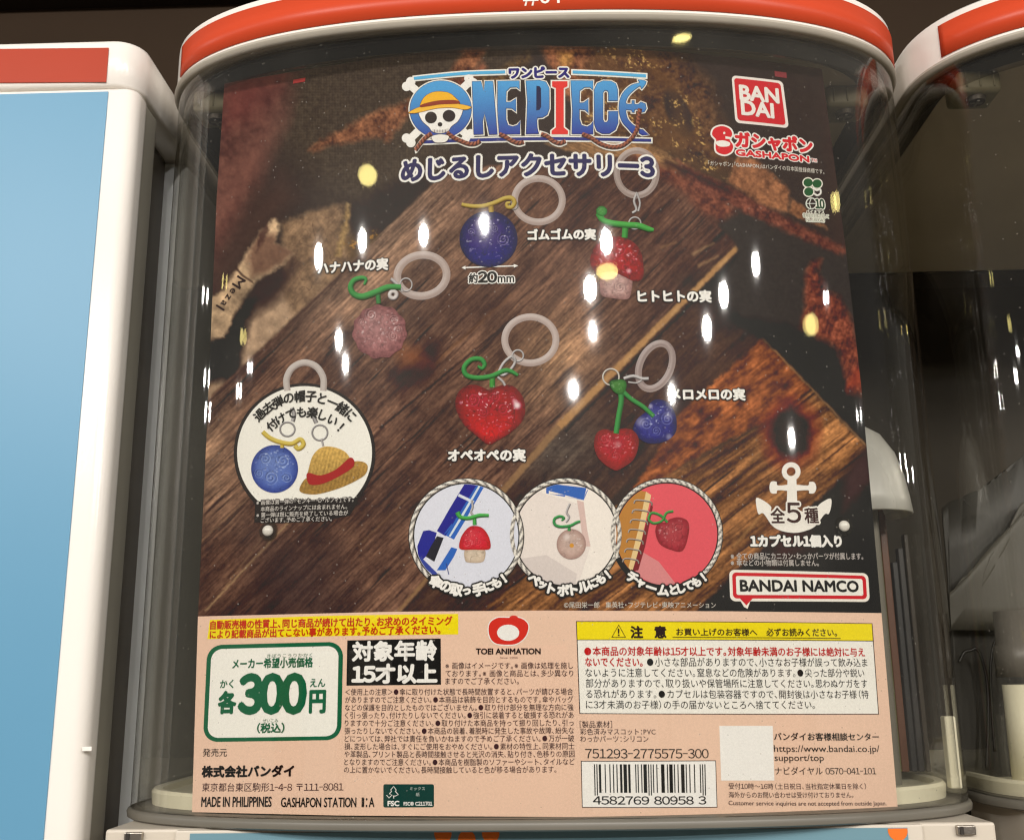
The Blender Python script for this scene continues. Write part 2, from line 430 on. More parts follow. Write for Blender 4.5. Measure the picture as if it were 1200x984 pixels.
def _h(i, j, s):
    n = (i.astype(np.int64)*374761393 + j.astype(np.int64)*668265263 + s*1442695041) & 0xffffffff
    n = ((n ^ (n >> 13))*1274126177) & 0xffffffff
    return ((n ^ (n >> 16)) & 0xffff)/65535.0
def vnoise(x, y, s=0):
    i = np.floor(x); j = np.floor(y); fx = x-i; fy = y-j
    fx = fx*fx*(3-2*fx); fy = fy*fy*(3-2*fy)
    a = _h(i, j, s); b = _h(i+1, j, s); c = _h(i, j+1, s); d = _h(i+1, j+1, s)
    return (a+(b-a)*fx)*(1-fy)+(c+(d-c)*fx)*fy
def fbm(x, y, s=0, o=4):
    t = 0; a = .5; n = 0
    for k in range(o):
        t = t+a*vnoise(x, y, s+k*17); n += a; a *= .55; x = x*2.03+7.1; y = y*2.03+3.3
    return t/n
def poly_mask(x, y, pts, soft=1.2):
    """signed distance to a polygon, softened to a 0..1 mask"""
    n = len(pts); d2 = np.full(x.shape, 1e12); ins = np.zeros(x.shape, bool)
    for k in range(n):
        x0, y0 = pts[k]; x1, y1 = pts[(k+1) % n]
        ex, ey = x1-x0, y1-y0
        t = np.clip(((x-x0)*ex+(y-y0)*ey)/(ex*ex+ey*ey+1e-9), 0, 1)
        d2 = np.minimum(d2, (x-x0-t*ex)**2+(y-y0-t*ey)**2)
        if y0 != y1:
            ins ^= ((y0 > y) != (y1 > y)) & (x < (x1-x0)*(y-y0)/(y1-y0)+x0)
    d = np.sqrt(d2); d = np.where(ins, d, -d)
    return np.clip(d/soft*.5+.5, 0, 1)
def grain(x, y, deg, s=0, fine=1.0):
    a = np.radians(deg); u = x*np.cos(a)-y*np.sin(a); v = x*np.sin(a)+y*np.cos(a)
    v = v+5*fbm(u/90, v/40, s+5)
    g = .45*fbm(u/55, v/5, s, 4)+.35*fbm(u/16, v/1.6*fine, s+3, 3)+.2*fbm(u/3, v/2, s+9, 2)
    crack = np.clip((fbm(u/80, v/3.0, s+40, 2)-.72)*7, 0, 1)
    return (g-.5)*2, crack, u, v
def paint_picture(x, y):
    """colours (0..1, display values) of the printed picture at photo-like coordinates"""
    C = np.empty(x.shape+(3,)); C[...] = (58, 50, 40)
    wx = x+6*(fbm(x/25, y/25, 1)-.5)*2; wy = y+6*(fbm(x/25, y/25, 2)-.5)*2
    jx = x+3*(fbm(x/5, y/5, 11)-.5)*2; jy = y+3*(fbm(x/5, y/5, 12)-.5)*2
    def lay(m, col, k=0):
        col = np.asarray(col, float)
        C[...] = C*(1-m[..., None])+m[..., None]*col
    def tex(m, col, t, amp):
        lay(m, np.asarray(col, float)*(1+amp*t[..., None]))
    n1 = fbm(x/40, y/40, 21); n2 = fbm(x/3, y/3, 22); n3 = fbm(x/9, y/9, 23)
    # upper left: cloth in the shade, red-brown folds
    weave = (np.sin(x*1.9)+np.sin(y*1.9))*.12+(n2-.5)
    tex(poly_mask(wx, wy, [(330, 70), (620, 40), (560, 150), (480, 230), (400, 240), (320, 160)], 25), (70, 60, 45), weave, .3)
    tex(poly_mask(wx, wy, [(240, 60), (350, 80), (335, 130), (300, 215), (262, 300), (235, 380)], 14), (92, 60, 48), n3-.5, .7)
    lay(poly_mask(x, y, [(235, 240), (262, 215), (328, 138), (300, 200), (262, 262), (235, 300)], 22)*.75, (128, 84, 68))
    lay(poly_mask(wx, wy, [(258, 95), (330, 88), (300, 135), (262, 150)], 14)*.6, (112, 58, 48))
    lay(poly_mask(wx, wy, [(240, 330), (300, 230), (330, 200), (350, 230), (320, 262), (262, 345)], 14)*.8, (74, 56, 44))
    # driftwood branches
    br = (n3-.5)+(n2-.5)*.7
    for pts, col in (([(362, 176), (375, 165), (405, 150), (435, 133), (480, 118), (505, 108), (525, 90), (545, 57), (572, 55), (560, 75), (540, 92), (510, 115), (480, 135), (462, 155), (455, 168), (440, 160), (410, 168), (385, 170), (368, 178)], (118, 76, 50)),
                     ([(520, 105), (545, 88), (566, 74), (570, 80), (550, 98), (525, 112)], (118, 70, 48)),
                     ([(630, 50), (690, 52), (740, 120), (760, 150), (705, 150), (660, 110)], (125, 78, 50)),
                     ([(655, 60), (672, 62), (668, 80), (655, 76)], (165, 115, 60))):
        tex(poly_mask(jx, jy, pts, 4), col, br, 1.0)
    tex(poly_mask(x, y, [(556, 95), (580, 88), (618, 62), (622, 68), (590, 96), (560, 104)], 6)*.7, (120, 88, 45), br, 1.2)
    # gold chain and coins
    m = poly_mask(wx, wy, [(690, 55), (790, 60), (830, 100), (850, 160), (860, 195), (800, 185), (750, 160), (700, 160), (680, 110)], 12)
    tex(m, (86, 60, 38), br, 1.1)
    sp = np.clip((fbm(x/2.6, y/2.2, 77, 2)-.60)*6, 0, 1)*np.clip((fbm(x/13, y/13, 79, 2)-.46)*5, 0, 1)
    for cx, cy, rx, ry, an, w in ((735, 82, 34, 24, 10, 7), (795, 133, 15, 34, -25, 5), (760, 118, 50, 30, 60, 8), (815, 178, 35, 14, 35, 9), (740, 150, 44, 16, 15, 7), (700, 100, 14, 34, 20, 6)):
        a = np.radians(an); u = (x-cx)*np.cos(a)+(y-cy)*np.sin(a); v = -(x-cx)*np.sin(a)+(y-cy)*np.cos(a)
        r = np.sqrt((u/rx)**2+(v/ry)**2); band = np.exp(-((r-1)*min(rx, ry)/w)**2)
        lay(np.clip(band*.5, 0, 1), (98, 68, 40)); lay(np.clip(band*sp*1.1, 0, 1), (200, 158, 90))
        if rx == 15: lay(np.clip((1-r)*4, 0, 1), (52, 44, 32))
    tip = poly_mask(jx, jy, [(640, 168), (700, 160), (760, 168), (812, 199), (790, 203), (755, 192), (690, 186)], 3)
    g, ck, u, v = grain(x, y, -22, 60); tex(tip, (142, 104, 66), g, .9)
    # left: stretched map and rolled parchment
    g, ck, u, v = grain(x, y, 50, 70)
    mp = poly_mask(jx, jy, [(330, 262), (372, 245), (402, 238), (432, 262), (450, 285), (400, 350), (330, 425), (240, 475), (240, 440), (275, 418), (295, 385), (335, 330)], 4)
    tex(mp, (126, 99, 72), (n3-.5)*1.2+g*.5, .6)
    cr = np.abs(fbm(x/20, y/20, 90, 2)-.5); lay(mp*np.clip(1-cr/.012, 0, 1)*.6, (82, 62, 46))
    cr = np.abs(fbm(x/13, y/13, 95, 2)-.5); lay(mp*np.clip(1-cr/.014, 0, 1)*.45, (92, 70, 52))
    tex(poly_mask(jx, jy, [(272, 380), (330, 340), (345, 370), (300, 420), (240, 468), (262, 430)], 5), (164, 134, 104), (n3-.5), .45)
    lay(poly_mask(wx, wy, [(282, 352), (300, 350), (296, 375), (285, 400), (276, 452), (262, 448), (238, 452), (238, 396), (262, 392)], 5), (34, 27, 22))
    lay(poly_mask(wx, wy, [(300, 338), (344, 300), (352, 310), (330, 345), (300, 372)], 7)*.8, (56, 42, 33))
    lay(poly_mask(wx, wy, [(400, 240), (425, 235), (470, 210), (515, 205), (470, 262), (440, 290), (412, 300)], 9), (52, 44, 34))
    lay(poly_mask(wx, wy, [(402, 285), (440, 270), (452, 285), (430, 300), (410, 300)], 5)*np.clip(sp*1.5+.2, 0, 1), (170, 120, 45))
    tex(poly_mask(jx, jy, [(406, 238), (410, 240), (408, 268), (398, 302), (393, 300), (402, 265)], 2.5), (148, 118, 74), n2-.5, .5)
    roll = poly_mask(jx, jy, [(240, 352), (262, 340), (288, 298), (306, 270), (322, 256), (328, 262), (322, 285), (345, 295), (332, 310), (300, 330), (286, 350), (262, 395), (240, 400)], 2.5)
    a = ((x-240)*.78+(y-352)*.62); tex(roll, (172, 142, 108), (n3-.5)*.9+np.sin(a/7)*.15, .8)
    lay(roll*poly_mask(wx, wy, [(300, 280), (322, 275), (345, 298), (318, 318), (296, 322), (290, 305)], 5)*.75, (96, 66, 50))
    lay(poly_mask(jx, jy, [(303, 275), (312, 262), (316, 266), (308, 285), (300, 296)], 2)*.8, (70, 48, 38))
    for q in ([(276, 312), (285, 322), (296, 330), (297, 332), (284, 324), (275, 314)],):
        lay(poly_mask(x, y, q, 1.2), (60, 44, 34))
    # board 1, the long one
    W1 = [(518, 205), (560, 195), (745, 182), (806, 228), (867, 290), (660, 500), (455, 735), (225, 735), (232, 478), (350, 366), (430, 290)]
    g, ck, u, v = grain(x, y, 45, 0)
    m = poly_mask(jx*.3+x*.7, jy*.3+y*.7, W1, 1.6)
    tone = fbm(u/400, v/26, 31, 2); t2 = fbm(x/45, y/45, 33)
    base = np.empty(C.shape); base[...] = (106, 74, 54)
    lt = np.clip((600-x)/220, 0, 1)[..., None]*np.clip((430-y)/160, 0, 1)[..., None]; base = base*(1-lt*.85)+np.array((168, 134, 104))*lt*.85
    lt = np.clip((x-600)/150, 0, 1)[..., None]*np.clip((400-y)/90, 0, 1)[..., None]; base = base*(1-lt*.75)+np.array((84, 56, 41))*lt*.75
    lt = np.exp(-(((x-650)/60)**2+((y-420)/60)**2))[..., None]; base = base*(1-lt*.75)+np.array((160, 118, 80))*lt*.75
    lt = np.clip((310-x)/60, 0, 1)[..., None]*np.clip((y-440)/40, 0, 1)[..., None]*np.clip((640-y)/60, 0, 1)[..., None]; base = base*(1-lt*.7)+np.array((138, 104, 76))*lt*.7
    base = base*(1+.68*g[..., None]+.5*(fbm(u/20, v/1.25, 91, 2)-.5)[..., None])*(.72+.56*tone[..., None])*(.66+.64*t2[..., None])
    base = base*(1-.5*ck[..., None])*(1-.2*np.clip((y-590)/90, 0, 1)*np.clip((430-x)/60, 0, 1))[..., None]; gr = base.mean(-1, keepdims=True); base = base*.88+gr*.12*np.array((1.12, 1.0, .9))
    C[...] = C*(1-m[..., None])+base*m[..., None]
    # dark joints and lighter cut edges between the boards
    def seg(x0, y0, x1, y1, w0, w1, col, al, soft=1.2):
        ln = np.hypot(x1-x0, y1-y0); nx, ny = -(y1-y0)/ln, (x1-x0)/ln
        lay(poly_mask(jx*.4+x*.6, jy*.4+y*.6, [(x0+nx*w0, y0+ny*w0), (x1+nx*w1, y1+ny*w1), (x1-nx*w1, y1-ny*w1), (x0-nx*w0, y0-ny*w0)], soft)*al, col)
    for s_ in ((445, 502, 600, 374, 1.5, .8, (38, 24, 16), .9), (600, 374, 640, 335, .8, .4, (50, 32, 22), .6), (395, 560, 450, 500, .5, 1.0, (46, 30, 20), .7),
               (300, 700, 480, 520, .8, .4, (52, 36, 26), .7), (350, 715, 560, 500, .5, .7, (60, 40, 28), .6), (235, 545, 330, 470, .6, .4, (84, 60, 42), .7),
               (238, 560, 262, 540, 1.4, .6, (70, 48, 34), .7), (480, 400, 590, 305, .5, .7, (80, 52, 34), .6), (505, 430, 600, 345, 2.4, 1.4, (150, 100, 58), .35),
               (240, 716, 338, 612, .7, 1.0, (186, 150, 104), .8), (262, 690, 330, 600, .5, .5, (170, 130, 90), .5), (230, 640, 300, 575, .6, .5, (168, 130, 92), .5),
               (255, 462, 430, 292, 1.4, .8, (60, 42, 32), .7), (232, 612, 300, 540, .8, .5, (66, 46, 33), .6), (420, 640, 500, 560, .5, .5, (150, 112, 74), .5)):
        seg(*s_)
    lay(poly_mask(wx, wy, [(455, 440), (480, 425), (500, 395), (520, 400), (505, 440), (470, 470)], 9)*.75, (48, 28, 19))
    lay(poly_mask(wx, wy, [(462, 405), (490, 408), (500, 425), (470, 430)], 9)*.5, (160, 88, 45))
    lay(np.exp(-(((x-560)/70)**2+((y-360)/34)**2))*.4, (62, 44, 34))
    lay(poly_mask(wx, wy, [(300, 625), (390, 640), (400, 700), (392, 735), (300, 735)], 30)*.5, (62, 50, 44))  # soft dark patch paints a room reflection into the print
    for s_ in ((812, 298, 836, 285, 1.2, .6, (184, 146, 100), .7), (818, 312, 842, 300, 1.3, .8, (178, 138, 92), .7), (822, 305, 832, 299, 1, 1, (60, 42, 30), .8), (775, 290, 792, 284, 1, .5, (150, 112, 72), .6), (700, 340, 735, 312, .6, .4, (150, 108, 66), .5)):
        seg(*s_, 2)
    # board 2, in shade behind the long board
    W2 = [(862, 297), (838, 338), (893, 396), (800, 487), (762, 540), (700, 600), (560, 735), (455, 735), (660, 500)]
    g2, ck2, u, v = grain(x, y, 44, 200)
    m2 = poly_mask(jx*.3+x*.7, jy*.3+y*.7, W2, 2)
    b2 = np.empty(C.shape); b2[...] = (66, 48, 35); lt = np.exp(-(((x-650)/60)**2+((y-525)/40)**2))[..., None]
    b2 = b2*(1-lt*.8)+np.array((84, 74, 62))*lt*.8*(1+.3*(fbm(x/40, y/1.2, 8, 2)[..., None]-.5))
    b2 = b2*(1+.6*g2[..., None])*(.7+.6*fbm(x/30, y/30, 35)[..., None])
    C[...] = C*(1-m2[..., None])+b2*m2[..., None]
    lay(poly_mask(wx, wy, [(800, 330), (870, 300), (900, 400), (850, 390)], 14)*.7, (44, 40, 32))
    seg(864, 290, 655, 500, 3.0, 4.6, (166, 122, 74), 1); seg(655, 500, 455, 730, 4.6, 1.6, (138, 104, 68), .9)
    seg(869, 296, 662, 506, 1.2, 1.4, (34, 26, 20), .8)
    for k in range(7):
        seg(852-k*28, 303+k*28, 843-k*28, 312+k*28, 1.1, .6, (196, 156, 104), .5)
    # boards 3 and 4 on the right, warm and deeply grained
    g3, ck3, u, v = grain(x, y, 38, 300, .8)
    m3 = poly_mask(jx, jy, [(894, 396), (952, 455), (905, 490), (860, 512), (800, 545), (770, 566), (735, 580), (760, 545), (795, 486)], 2)
    t3 = fbm(v/9, u/14, 5, 3)
    b3 = np.empty(C.shape); b3[...] = (128, 72, 38); b3 = b3*(1+.7*g3[..., None])*(.45+1.1*t3[..., None])
    C[...] = C*(1-m3[..., None])+b3*m3[..., None]
    g4, ck4, u, v = grain(x, y, 37, 400, .7)
    m4 = poly_mask(jx, jy, [(952, 455), (985, 492), (1018, 524), (1004, 545), (850, 680), (800, 735), (540, 735), (600, 680), (690, 620), (735, 582), (800, 547), (905, 492)], 2)
    b4 = np.empty(C.shape); b4[...] = (124, 82, 46)
    st = fbm(u/120, v/7, 44, 3)
    b4 = b4*(1+1.0*g4[..., None])*(.25+1.5*st[..., None])*(1-.6*ck4[..., None])
    C[...] = C*(1-m4[..., None])+b4*m4[..., None]
    seg(894, 396, 1018, 524, 1.0, 1.3, (196, 142, 86), .8)
    for s_ in ((740, 690, 900, 570, 1.2, .7, (42, 26, 16), .8), (800, 560, 905, 495, 1.5, 1, (48, 28, 17), .8), (860, 640, 930, 560, .9, .9, (186, 138, 80), .6), (700, 640, 860, 540, 1, 1, (52, 32, 20), .7), (905, 600, 990, 520, .7, 1.0, (60, 38, 22), .7), (780, 640, 840, 600, 1.5, 1, (178, 128, 74), .4), (880, 540, 905, 520, 2, 1, (170, 120, 70), .5)):
        seg(*s_, 2)
    r = np.sqrt(((x-927)/36)**2+((y-508)/44)**2)+.25*(fbm(x/9, y/9, 71)-.5)
    lay(np.clip((1.15-r)*2.2, 0, 1)*.8, (112, 44, 26)); lay(np.clip((.78-r)*4, 0, 1)*.95, (46, 27, 19)); lay(np.clip((.5-r)*3, 0, 1)*.5, (62, 44, 34))
    # dark void and bark at the right
    lay(poly_mask(wx, wy, [(846, 225), (930, 272), (1000, 300), (1020, 400), (1030, 530), (1016, 520), (893, 394), (842, 338), (868, 292), (820, 240)], 3), (56, 52, 43))
    lay(poly_mask(wx, wy, [(862, 372), (905, 378), (962, 398), (986, 425), (1004, 470), (1040, 540), (1016, 520), (893, 394)], 8), (36, 32, 27))
    tex(poly_mask(wx, wy, [(952, 305), (964, 304), (958, 318), (968, 342), (985, 350), (1000, 380), (1012, 440), (1016, 462), (994, 462), (988, 430), (978, 408), (955, 392), (938, 384), (944, 358), (942, 325)], 4), (106, 56, 38), br+(grain(x, y, 70, 9)[0])*.6, 1.0)
    lay(poly_mask(wx, wy, [(1002, 432), (1012, 430), (1014, 452), (992, 456)], 4)*.7, (150, 62, 38))
    lay(poly_mask(wx, wy, [(965, 70), (1000, 70), (1010, 300), (985, 285), (975, 200)], 14)*.3, (80, 50, 38))
    tex(poly_mask(wx, wy, [(755, 182), (800, 205), (850, 235), (862, 250), (840, 262), (800, 228), (745, 184)], 5), (104, 60, 42), br, .8)
    tex(poly_mask(jx, jy, [(790, 186), (815, 200), (862, 222), (935, 262), (994, 292), (988, 300), (930, 276), (862, 244), (815, 220)], 3), (104, 60, 44), br, .9)
    tex(poly_mask(jx, jy, [(853, 213), (866, 178), (888, 188), (925, 222), (923, 250), (890, 238)], 2.5), (138, 90, 58), br, .7)
    tex(poly_mask(jx, jy, [(927, 232), (945, 245), (968, 268), (925, 250)], 2.5), (134, 88, 56), br, .7)
    lay(poly_mask(x, y, [(780, 186), (860, 224), (858, 230), (776, 192)], 3)*.7, (48, 32, 26))
    lay(poly_mask(wx, wy, [(1016, 522), (1045, 620), (1050, 735), (800, 735), (852, 680), (925, 612), (960, 590)], 5)*.93, (42, 34, 29))
    lay(poly_mask(wx, wy, [(905, 600), (940, 600), (955, 640), (905, 660)], 14)*.5, (96, 52, 38))
    lay(poly_mask(wx, wy, [(1014, 526), (1020, 560), (1004, 575), (985, 600), (990, 560)], 6)*.5, (92, 66, 58))
    C *= (1+.16*(n2[..., None]-.5)); C[...] = C*.93+C.mean(-1, keepdims=True)*.07*np.array((1.1, 1, .9))
    return np.clip(C, 8, 255)/255
# ================================================================== the machines
M_white = mat('cream moulded plastic', (.86, .82, .76), .22, .5, bump=.15, bscale=500, var=.05, vscale=14)
M_body = mat('cream painted metal body', (.60, .54, .45), .3, .5, bump=.1, bscale=300, var=.06, vscale=20)
M_tray = mat('yellowed cream tray plastic', (.80, .76, .58), .4, .5, bump=.2, bscale=260, var=.08, vscale=30)
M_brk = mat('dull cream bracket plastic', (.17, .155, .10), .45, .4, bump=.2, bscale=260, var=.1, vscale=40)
M_red = mat('orange red vinyl band', tuple(np.array(S((214, 74, 40)))*.60), .36, .18, bump=.06, bscale=160, var=.06, vscale=12)
M_band = mat('orange red lid band', tuple(np.array(S((218, 78, 44)))*.84), .34, .25, bump=.06, bscale=160, var=.06, vscale=12)
M_blue = mat('sky blue printed panel', tuple(np.array(S((134, 184, 210)))*np.array([.47,.62,.71])), .38, .4, bump=.05, bscale=120, var=.03, vscale=8)
M_teal = mat('teal blue printed panel', tuple(np.array(S((118, 158, 172)))*.8), .38, .4, var=.05, vscale=10)
M_orange = mat('orange printed dots', S((226, 112, 30)), .4, .4)
M_rim = mat('smoky clear base rim', (.15, .138, .112), .4, .5, var=.12, vscale=20)
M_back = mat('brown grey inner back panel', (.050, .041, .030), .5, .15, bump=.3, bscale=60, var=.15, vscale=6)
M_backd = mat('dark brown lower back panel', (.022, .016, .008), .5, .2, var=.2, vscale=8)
M_wall = mat('dark brown shop wall', (.032, .020, .012), .7, .08, bump=.2, bscale=90, var=.12, vscale=5)
M_walld = mat('darker brown shop wall', (.020, .013, .009), .7, .2, var=.12, vscale=5)
M_steel = mat('dull steel', (.42, .38, .33), .3, .5, metal=1, bump=.2, bscale=900)
M_dark = mat('dark screw slot', (.03, .025, .02), .5, .3)
M_white2 = mat('translucent white plastic', (.62, .62, .58), .35, .5, trans=.25, bump=.2, bscale=200)
M_clear = clear_mat('clear polycarbonate window', (.955, .95, .93), extra=.016, wav=2.4e-5, rough=.022)
M_clear2 = clear_mat('clear polycarbonate collar', (.70, .68, .63), extra=.01, wav=5e-5, rough=.03)
M_film = clear_mat('grey translucent reflection film', (.62, .61, .58), extra=.16, rough=.25)
M_cable = mat('black cable', (.012, .011, .01), .4, .5)
M_lens = mat('milky rivet', (.75, .74, .70), .25, .5, coat=.5)

def sub(name, parent, verts, faces, m, smooth=True):
    return put(name, verts, faces, m, parent, smooth=smooth)
def add_bevel(o, w, seg=3):
    b = o.modifiers.new('bevel', 'BEVEL'); b.width = w; b.segments = seg; b.limit_method = 'ANGLE'; b.angle_limit = math.radians(50)
def smooth_by_angle(o, deg=40):
    me = o.data; bm = bmesh.new(); bm.from_mesh(me)
    for e in bm.edges:
        e.smooth = len(e.link_faces) == 2 and e.calc_face_angle(0) < math.radians(deg)
    for f in bm.faces: f.smooth = True
    bm.to_mesh(me); bm.free()
def ring_solid(name, parent, offs, m, n=96, cap0=True, cap1=True, deg=40):
    """stack of case outlines [(offset, z)] closed into a solid"""
    v, f = loft([case_ring(o_, z, n) for o_, z in offs], True, cap0, cap1)
    o = sub(name, parent, v, f, m); 
    bm = bmesh.new(); bm.from_mesh(o.data); bmesh.ops.recalc_face_normals(bm, faces=bm.faces); bm.to_mesh(o.data); bm.free()
    smooth_by_angle(o, deg); return o
def shell(name, parent, o_out, o_in, z0, z1, m, n=120):
    r = [case_ring(o_out, z0, n), case_ring(o_out, z1, n), case_ring(o_in, z1, n), case_ring(o_in, z0, n)]
    v, f = loft(r+[r[0]], True)
    o = sub(name, parent, v, f, m)
    bm = bmesh.new(); bm.from_mesh(o.data); bmesh.ops.remove_doubles(bm, verts=bm.verts, dist=1e-6); bmesh.ops.recalc_face_normals(bm, faces=bm.faces); bm.to_mesh(o.data); bm.free()
    smooth_by_angle(o, 30); return o

BAND_L = .012
Z_LID0, Z_LID1 = .3068, .3315
ZB2 = float(at_y(1100, 345, YB-.012)[2])
def clear_machine(name, label, parts='full'):
    t = thing(name, label, 'capsule machine', 'capsule machines standing side by side')
    # lid: rounded lower bead, upright side, softly rounded top
    prof = [(-.0035, Z_LID0+.0026), (.0002, Z_LID0+.0030), (.0002, Z_LID0+.0038), (.0002, .3270), (.0001, .3296), (-.0012, .3308), (-.0035, .3314), (-.012, .3322)]
    lid = ring_solid('lid', t, prof, M_white)
    ring_solid('lid_trim', lid, [(-.0040, Z_LID0), (-.0008, Z_LID0-.0004), (.0006, Z_LID0+.0004), (.0012, Z_LID0+.0016), (.0009, Z_LID0+.0028), (-.0020, Z_LID0+.0029)], mat('grey cream lid trim', (.46, .42, .35), .28, .5, bump=.2, bscale=400, var=.1, vscale=30), cap0=False)
    ring_solid('lid_lining', lid, [(-.0155, .3050), (-.0152, .3062), (-.0158, .3066)], mat('brown grey lid lining', (.42, .36, .28), .6, .2, bump=.3, bscale=60, var=.12, vscale=12))
    # vinyl band: front and corners only
    n = 160; a = case_ring(.0006, .3112, n, closed=False); b = a.copy(); b[:, 2] = .3266
    keep = np.abs(a[:, 0]-CX0) < .1662; k0 = np.argmax((a[:, 0]-CX0) < .1700); 
    idx = [i for i in range(n) if (a[i, 1] < .030 if a[i, 0] > CX0 else a[i, 1] < BAND_L)]
    a, b = a[idx], b[idx]; v = np.concatenate([a, b]); q = len(a)
    f = [(i, i+1, q+i+1, q+i) for i in range(q-1)]
    bd = sub('red_band', lid, v, f, M_band); so = bd.modifiers.new('solid', 'SOLIDIFY'); so.thickness = .0003; so.offset = 0
    # window: one moulded clear shell, with an inner step near its top
    shell('window', t, -.0010, -.0034, .0008, Z_LID0-.0004, M_clear)
    shell('window_collar', t, -.0044, -.0060, .2972, Z_LID0-.0006, M_clear2)
    # base
    base = ring_solid('base_rim', t, [(-.004, -.0030), (-.001, -.0030), (.0000, -.0024), (.0003, -.0006), (-.0002, .0004), (-.0010, .0008)], M_rim)
    tr = ring_solid('tray', t, [(-.0062, .0009), (-.0058, .0056), (-.0068, .0068), (-.0100, .0066), (-.0104, .0044), (-.015, .0042)], M_tray)
    for v_ in tr.data.vertices: v_.co.y += .0082
    # rear: upper panel and darker lower panel
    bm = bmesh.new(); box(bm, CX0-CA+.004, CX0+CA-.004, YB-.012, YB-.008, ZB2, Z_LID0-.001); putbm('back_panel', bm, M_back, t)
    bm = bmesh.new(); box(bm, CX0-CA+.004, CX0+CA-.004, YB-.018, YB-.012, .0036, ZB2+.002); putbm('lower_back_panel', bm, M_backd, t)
    # body under the window
    bm = bmesh.new(); box(bm, CX0-.157, CX0+.157, -.013, YB, -.26, -.0032, .001); bd = putbm('body', bm, M_body, t)
    bm = bmesh.new(); box(bm, CX0-.131, CX0+.131, -.0155, -.0129, -.26, -.0034, .0006); putbm('front_panel', bm, mat('cream front panel', (.64, .58, .49), .3, .5, var=.04), bd)
    bm = bmesh.new(); box(bm, CX0-.1255, CX0+.1255, -.0159, -.0154, -.26, -.0044); putbm('printed_panel', bm, M_teal, bd)
    for sx in (-1, 1):
        bm = bmesh.new(); box(bm, CX0+sx*.1462-.0032, CX0+sx*.1462+.0032, -.0150, -.0125, -.0072, -.0040, .0004)
        l = putbm('latch', bm, M_steel, bd)
        bm = bmesh.new(); box(bm, CX0+sx*.1462-.0024, CX0+sx*.1462-.0012, -.0155, -.0149, -.0069, -.0043); putbm('latch_slot', bm, M_dark, l)
    # dark gasket under the front of the lid
    v, f = loft([case_ring(-.0064, .3062, 96), case_ring(-.0064, .3046, 96), case_ring(-.0150, .3046, 96), case_ring(-.0150, .3062, 96), case_ring(-.0064, .3062, 96)], True)
    sub('gasket', t, v, f, M_dark, smooth=False)
    # moulded brackets under the lid at the corners, each held by a screw driven up from below
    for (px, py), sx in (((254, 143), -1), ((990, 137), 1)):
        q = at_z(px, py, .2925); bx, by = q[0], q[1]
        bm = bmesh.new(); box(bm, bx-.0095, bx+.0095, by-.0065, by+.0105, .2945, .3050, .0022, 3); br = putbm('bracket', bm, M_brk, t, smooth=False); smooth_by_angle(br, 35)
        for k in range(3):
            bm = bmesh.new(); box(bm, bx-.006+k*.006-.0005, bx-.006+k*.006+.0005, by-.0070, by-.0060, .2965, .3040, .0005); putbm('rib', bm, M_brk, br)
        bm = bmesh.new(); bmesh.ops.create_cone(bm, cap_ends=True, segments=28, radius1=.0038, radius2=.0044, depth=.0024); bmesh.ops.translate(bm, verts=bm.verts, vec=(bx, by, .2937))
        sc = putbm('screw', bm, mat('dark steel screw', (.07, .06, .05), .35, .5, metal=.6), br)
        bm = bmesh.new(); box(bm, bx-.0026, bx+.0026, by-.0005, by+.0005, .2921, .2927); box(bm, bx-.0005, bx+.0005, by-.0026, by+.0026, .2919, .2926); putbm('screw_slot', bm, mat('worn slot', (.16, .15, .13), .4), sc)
    return t

def lathe(name, prof, m, parent, loc, n=32, kx=1.0):
    v, f = loft([np.array([(r*math.cos(a), r*math.sin(a), z) for a in np.linspace(0, 2*math.pi, n, endpoint=False)]) for r, z in prof])
    v = v+np.array(loc); o = sub(name, parent, v, f, m); return o
def tube(name, pts, r, m, parent, n=8, k=6):
    p = np.asarray(smooth(pts, k), float); rings = []
    for i in range(len(p)):
        d = p[min(i+1, len(p)-1)]-p[max(i-1, 0)]; d /= np.linalg.norm(d)+1e-12
        a = np.cross(d, (0, 1, 0)); a = a/(np.linalg.norm(a)+1e-9); b = np.cross(d, a)
        rings.append(np.array([p[i]+r*(math.cos(q)*a+math.sin(q)*b) for q in np.linspace(0, 2*math.pi, n, endpoint=False)]))
    v, f = loft(rings, True, True, True); return sub(name, parent, v, f, m)

centre = clear_machine('capsule_machine', 'clear fronted machine in the middle holding the product poster under a red banded lid')
# the printed number over the top of the centre lid's band
def band_text(s, parent):
    v, t = glyphs(s); mn, mx = v.min(0), v.max(0)
    (xa, _, za), (xb, _, zb) = at_y(613, 7, -.031), at_y(656, 7, -.031)
    k = (xb-xa)/(mx[0]-mn[0]); V = np.stack([xa+(v[:, 0]-mn[0])*k, np.full(len(v), -.0309), za+(v[:, 1]-mn[1])*k], -1)
    o = put('band_lettering', V, t[:, ::1], mat('white vinyl print', (.75, .70, .64), .4, .4), parent); return o
band_text('#01', [c for c in centre.children if c.name.startswith('lid')][0])
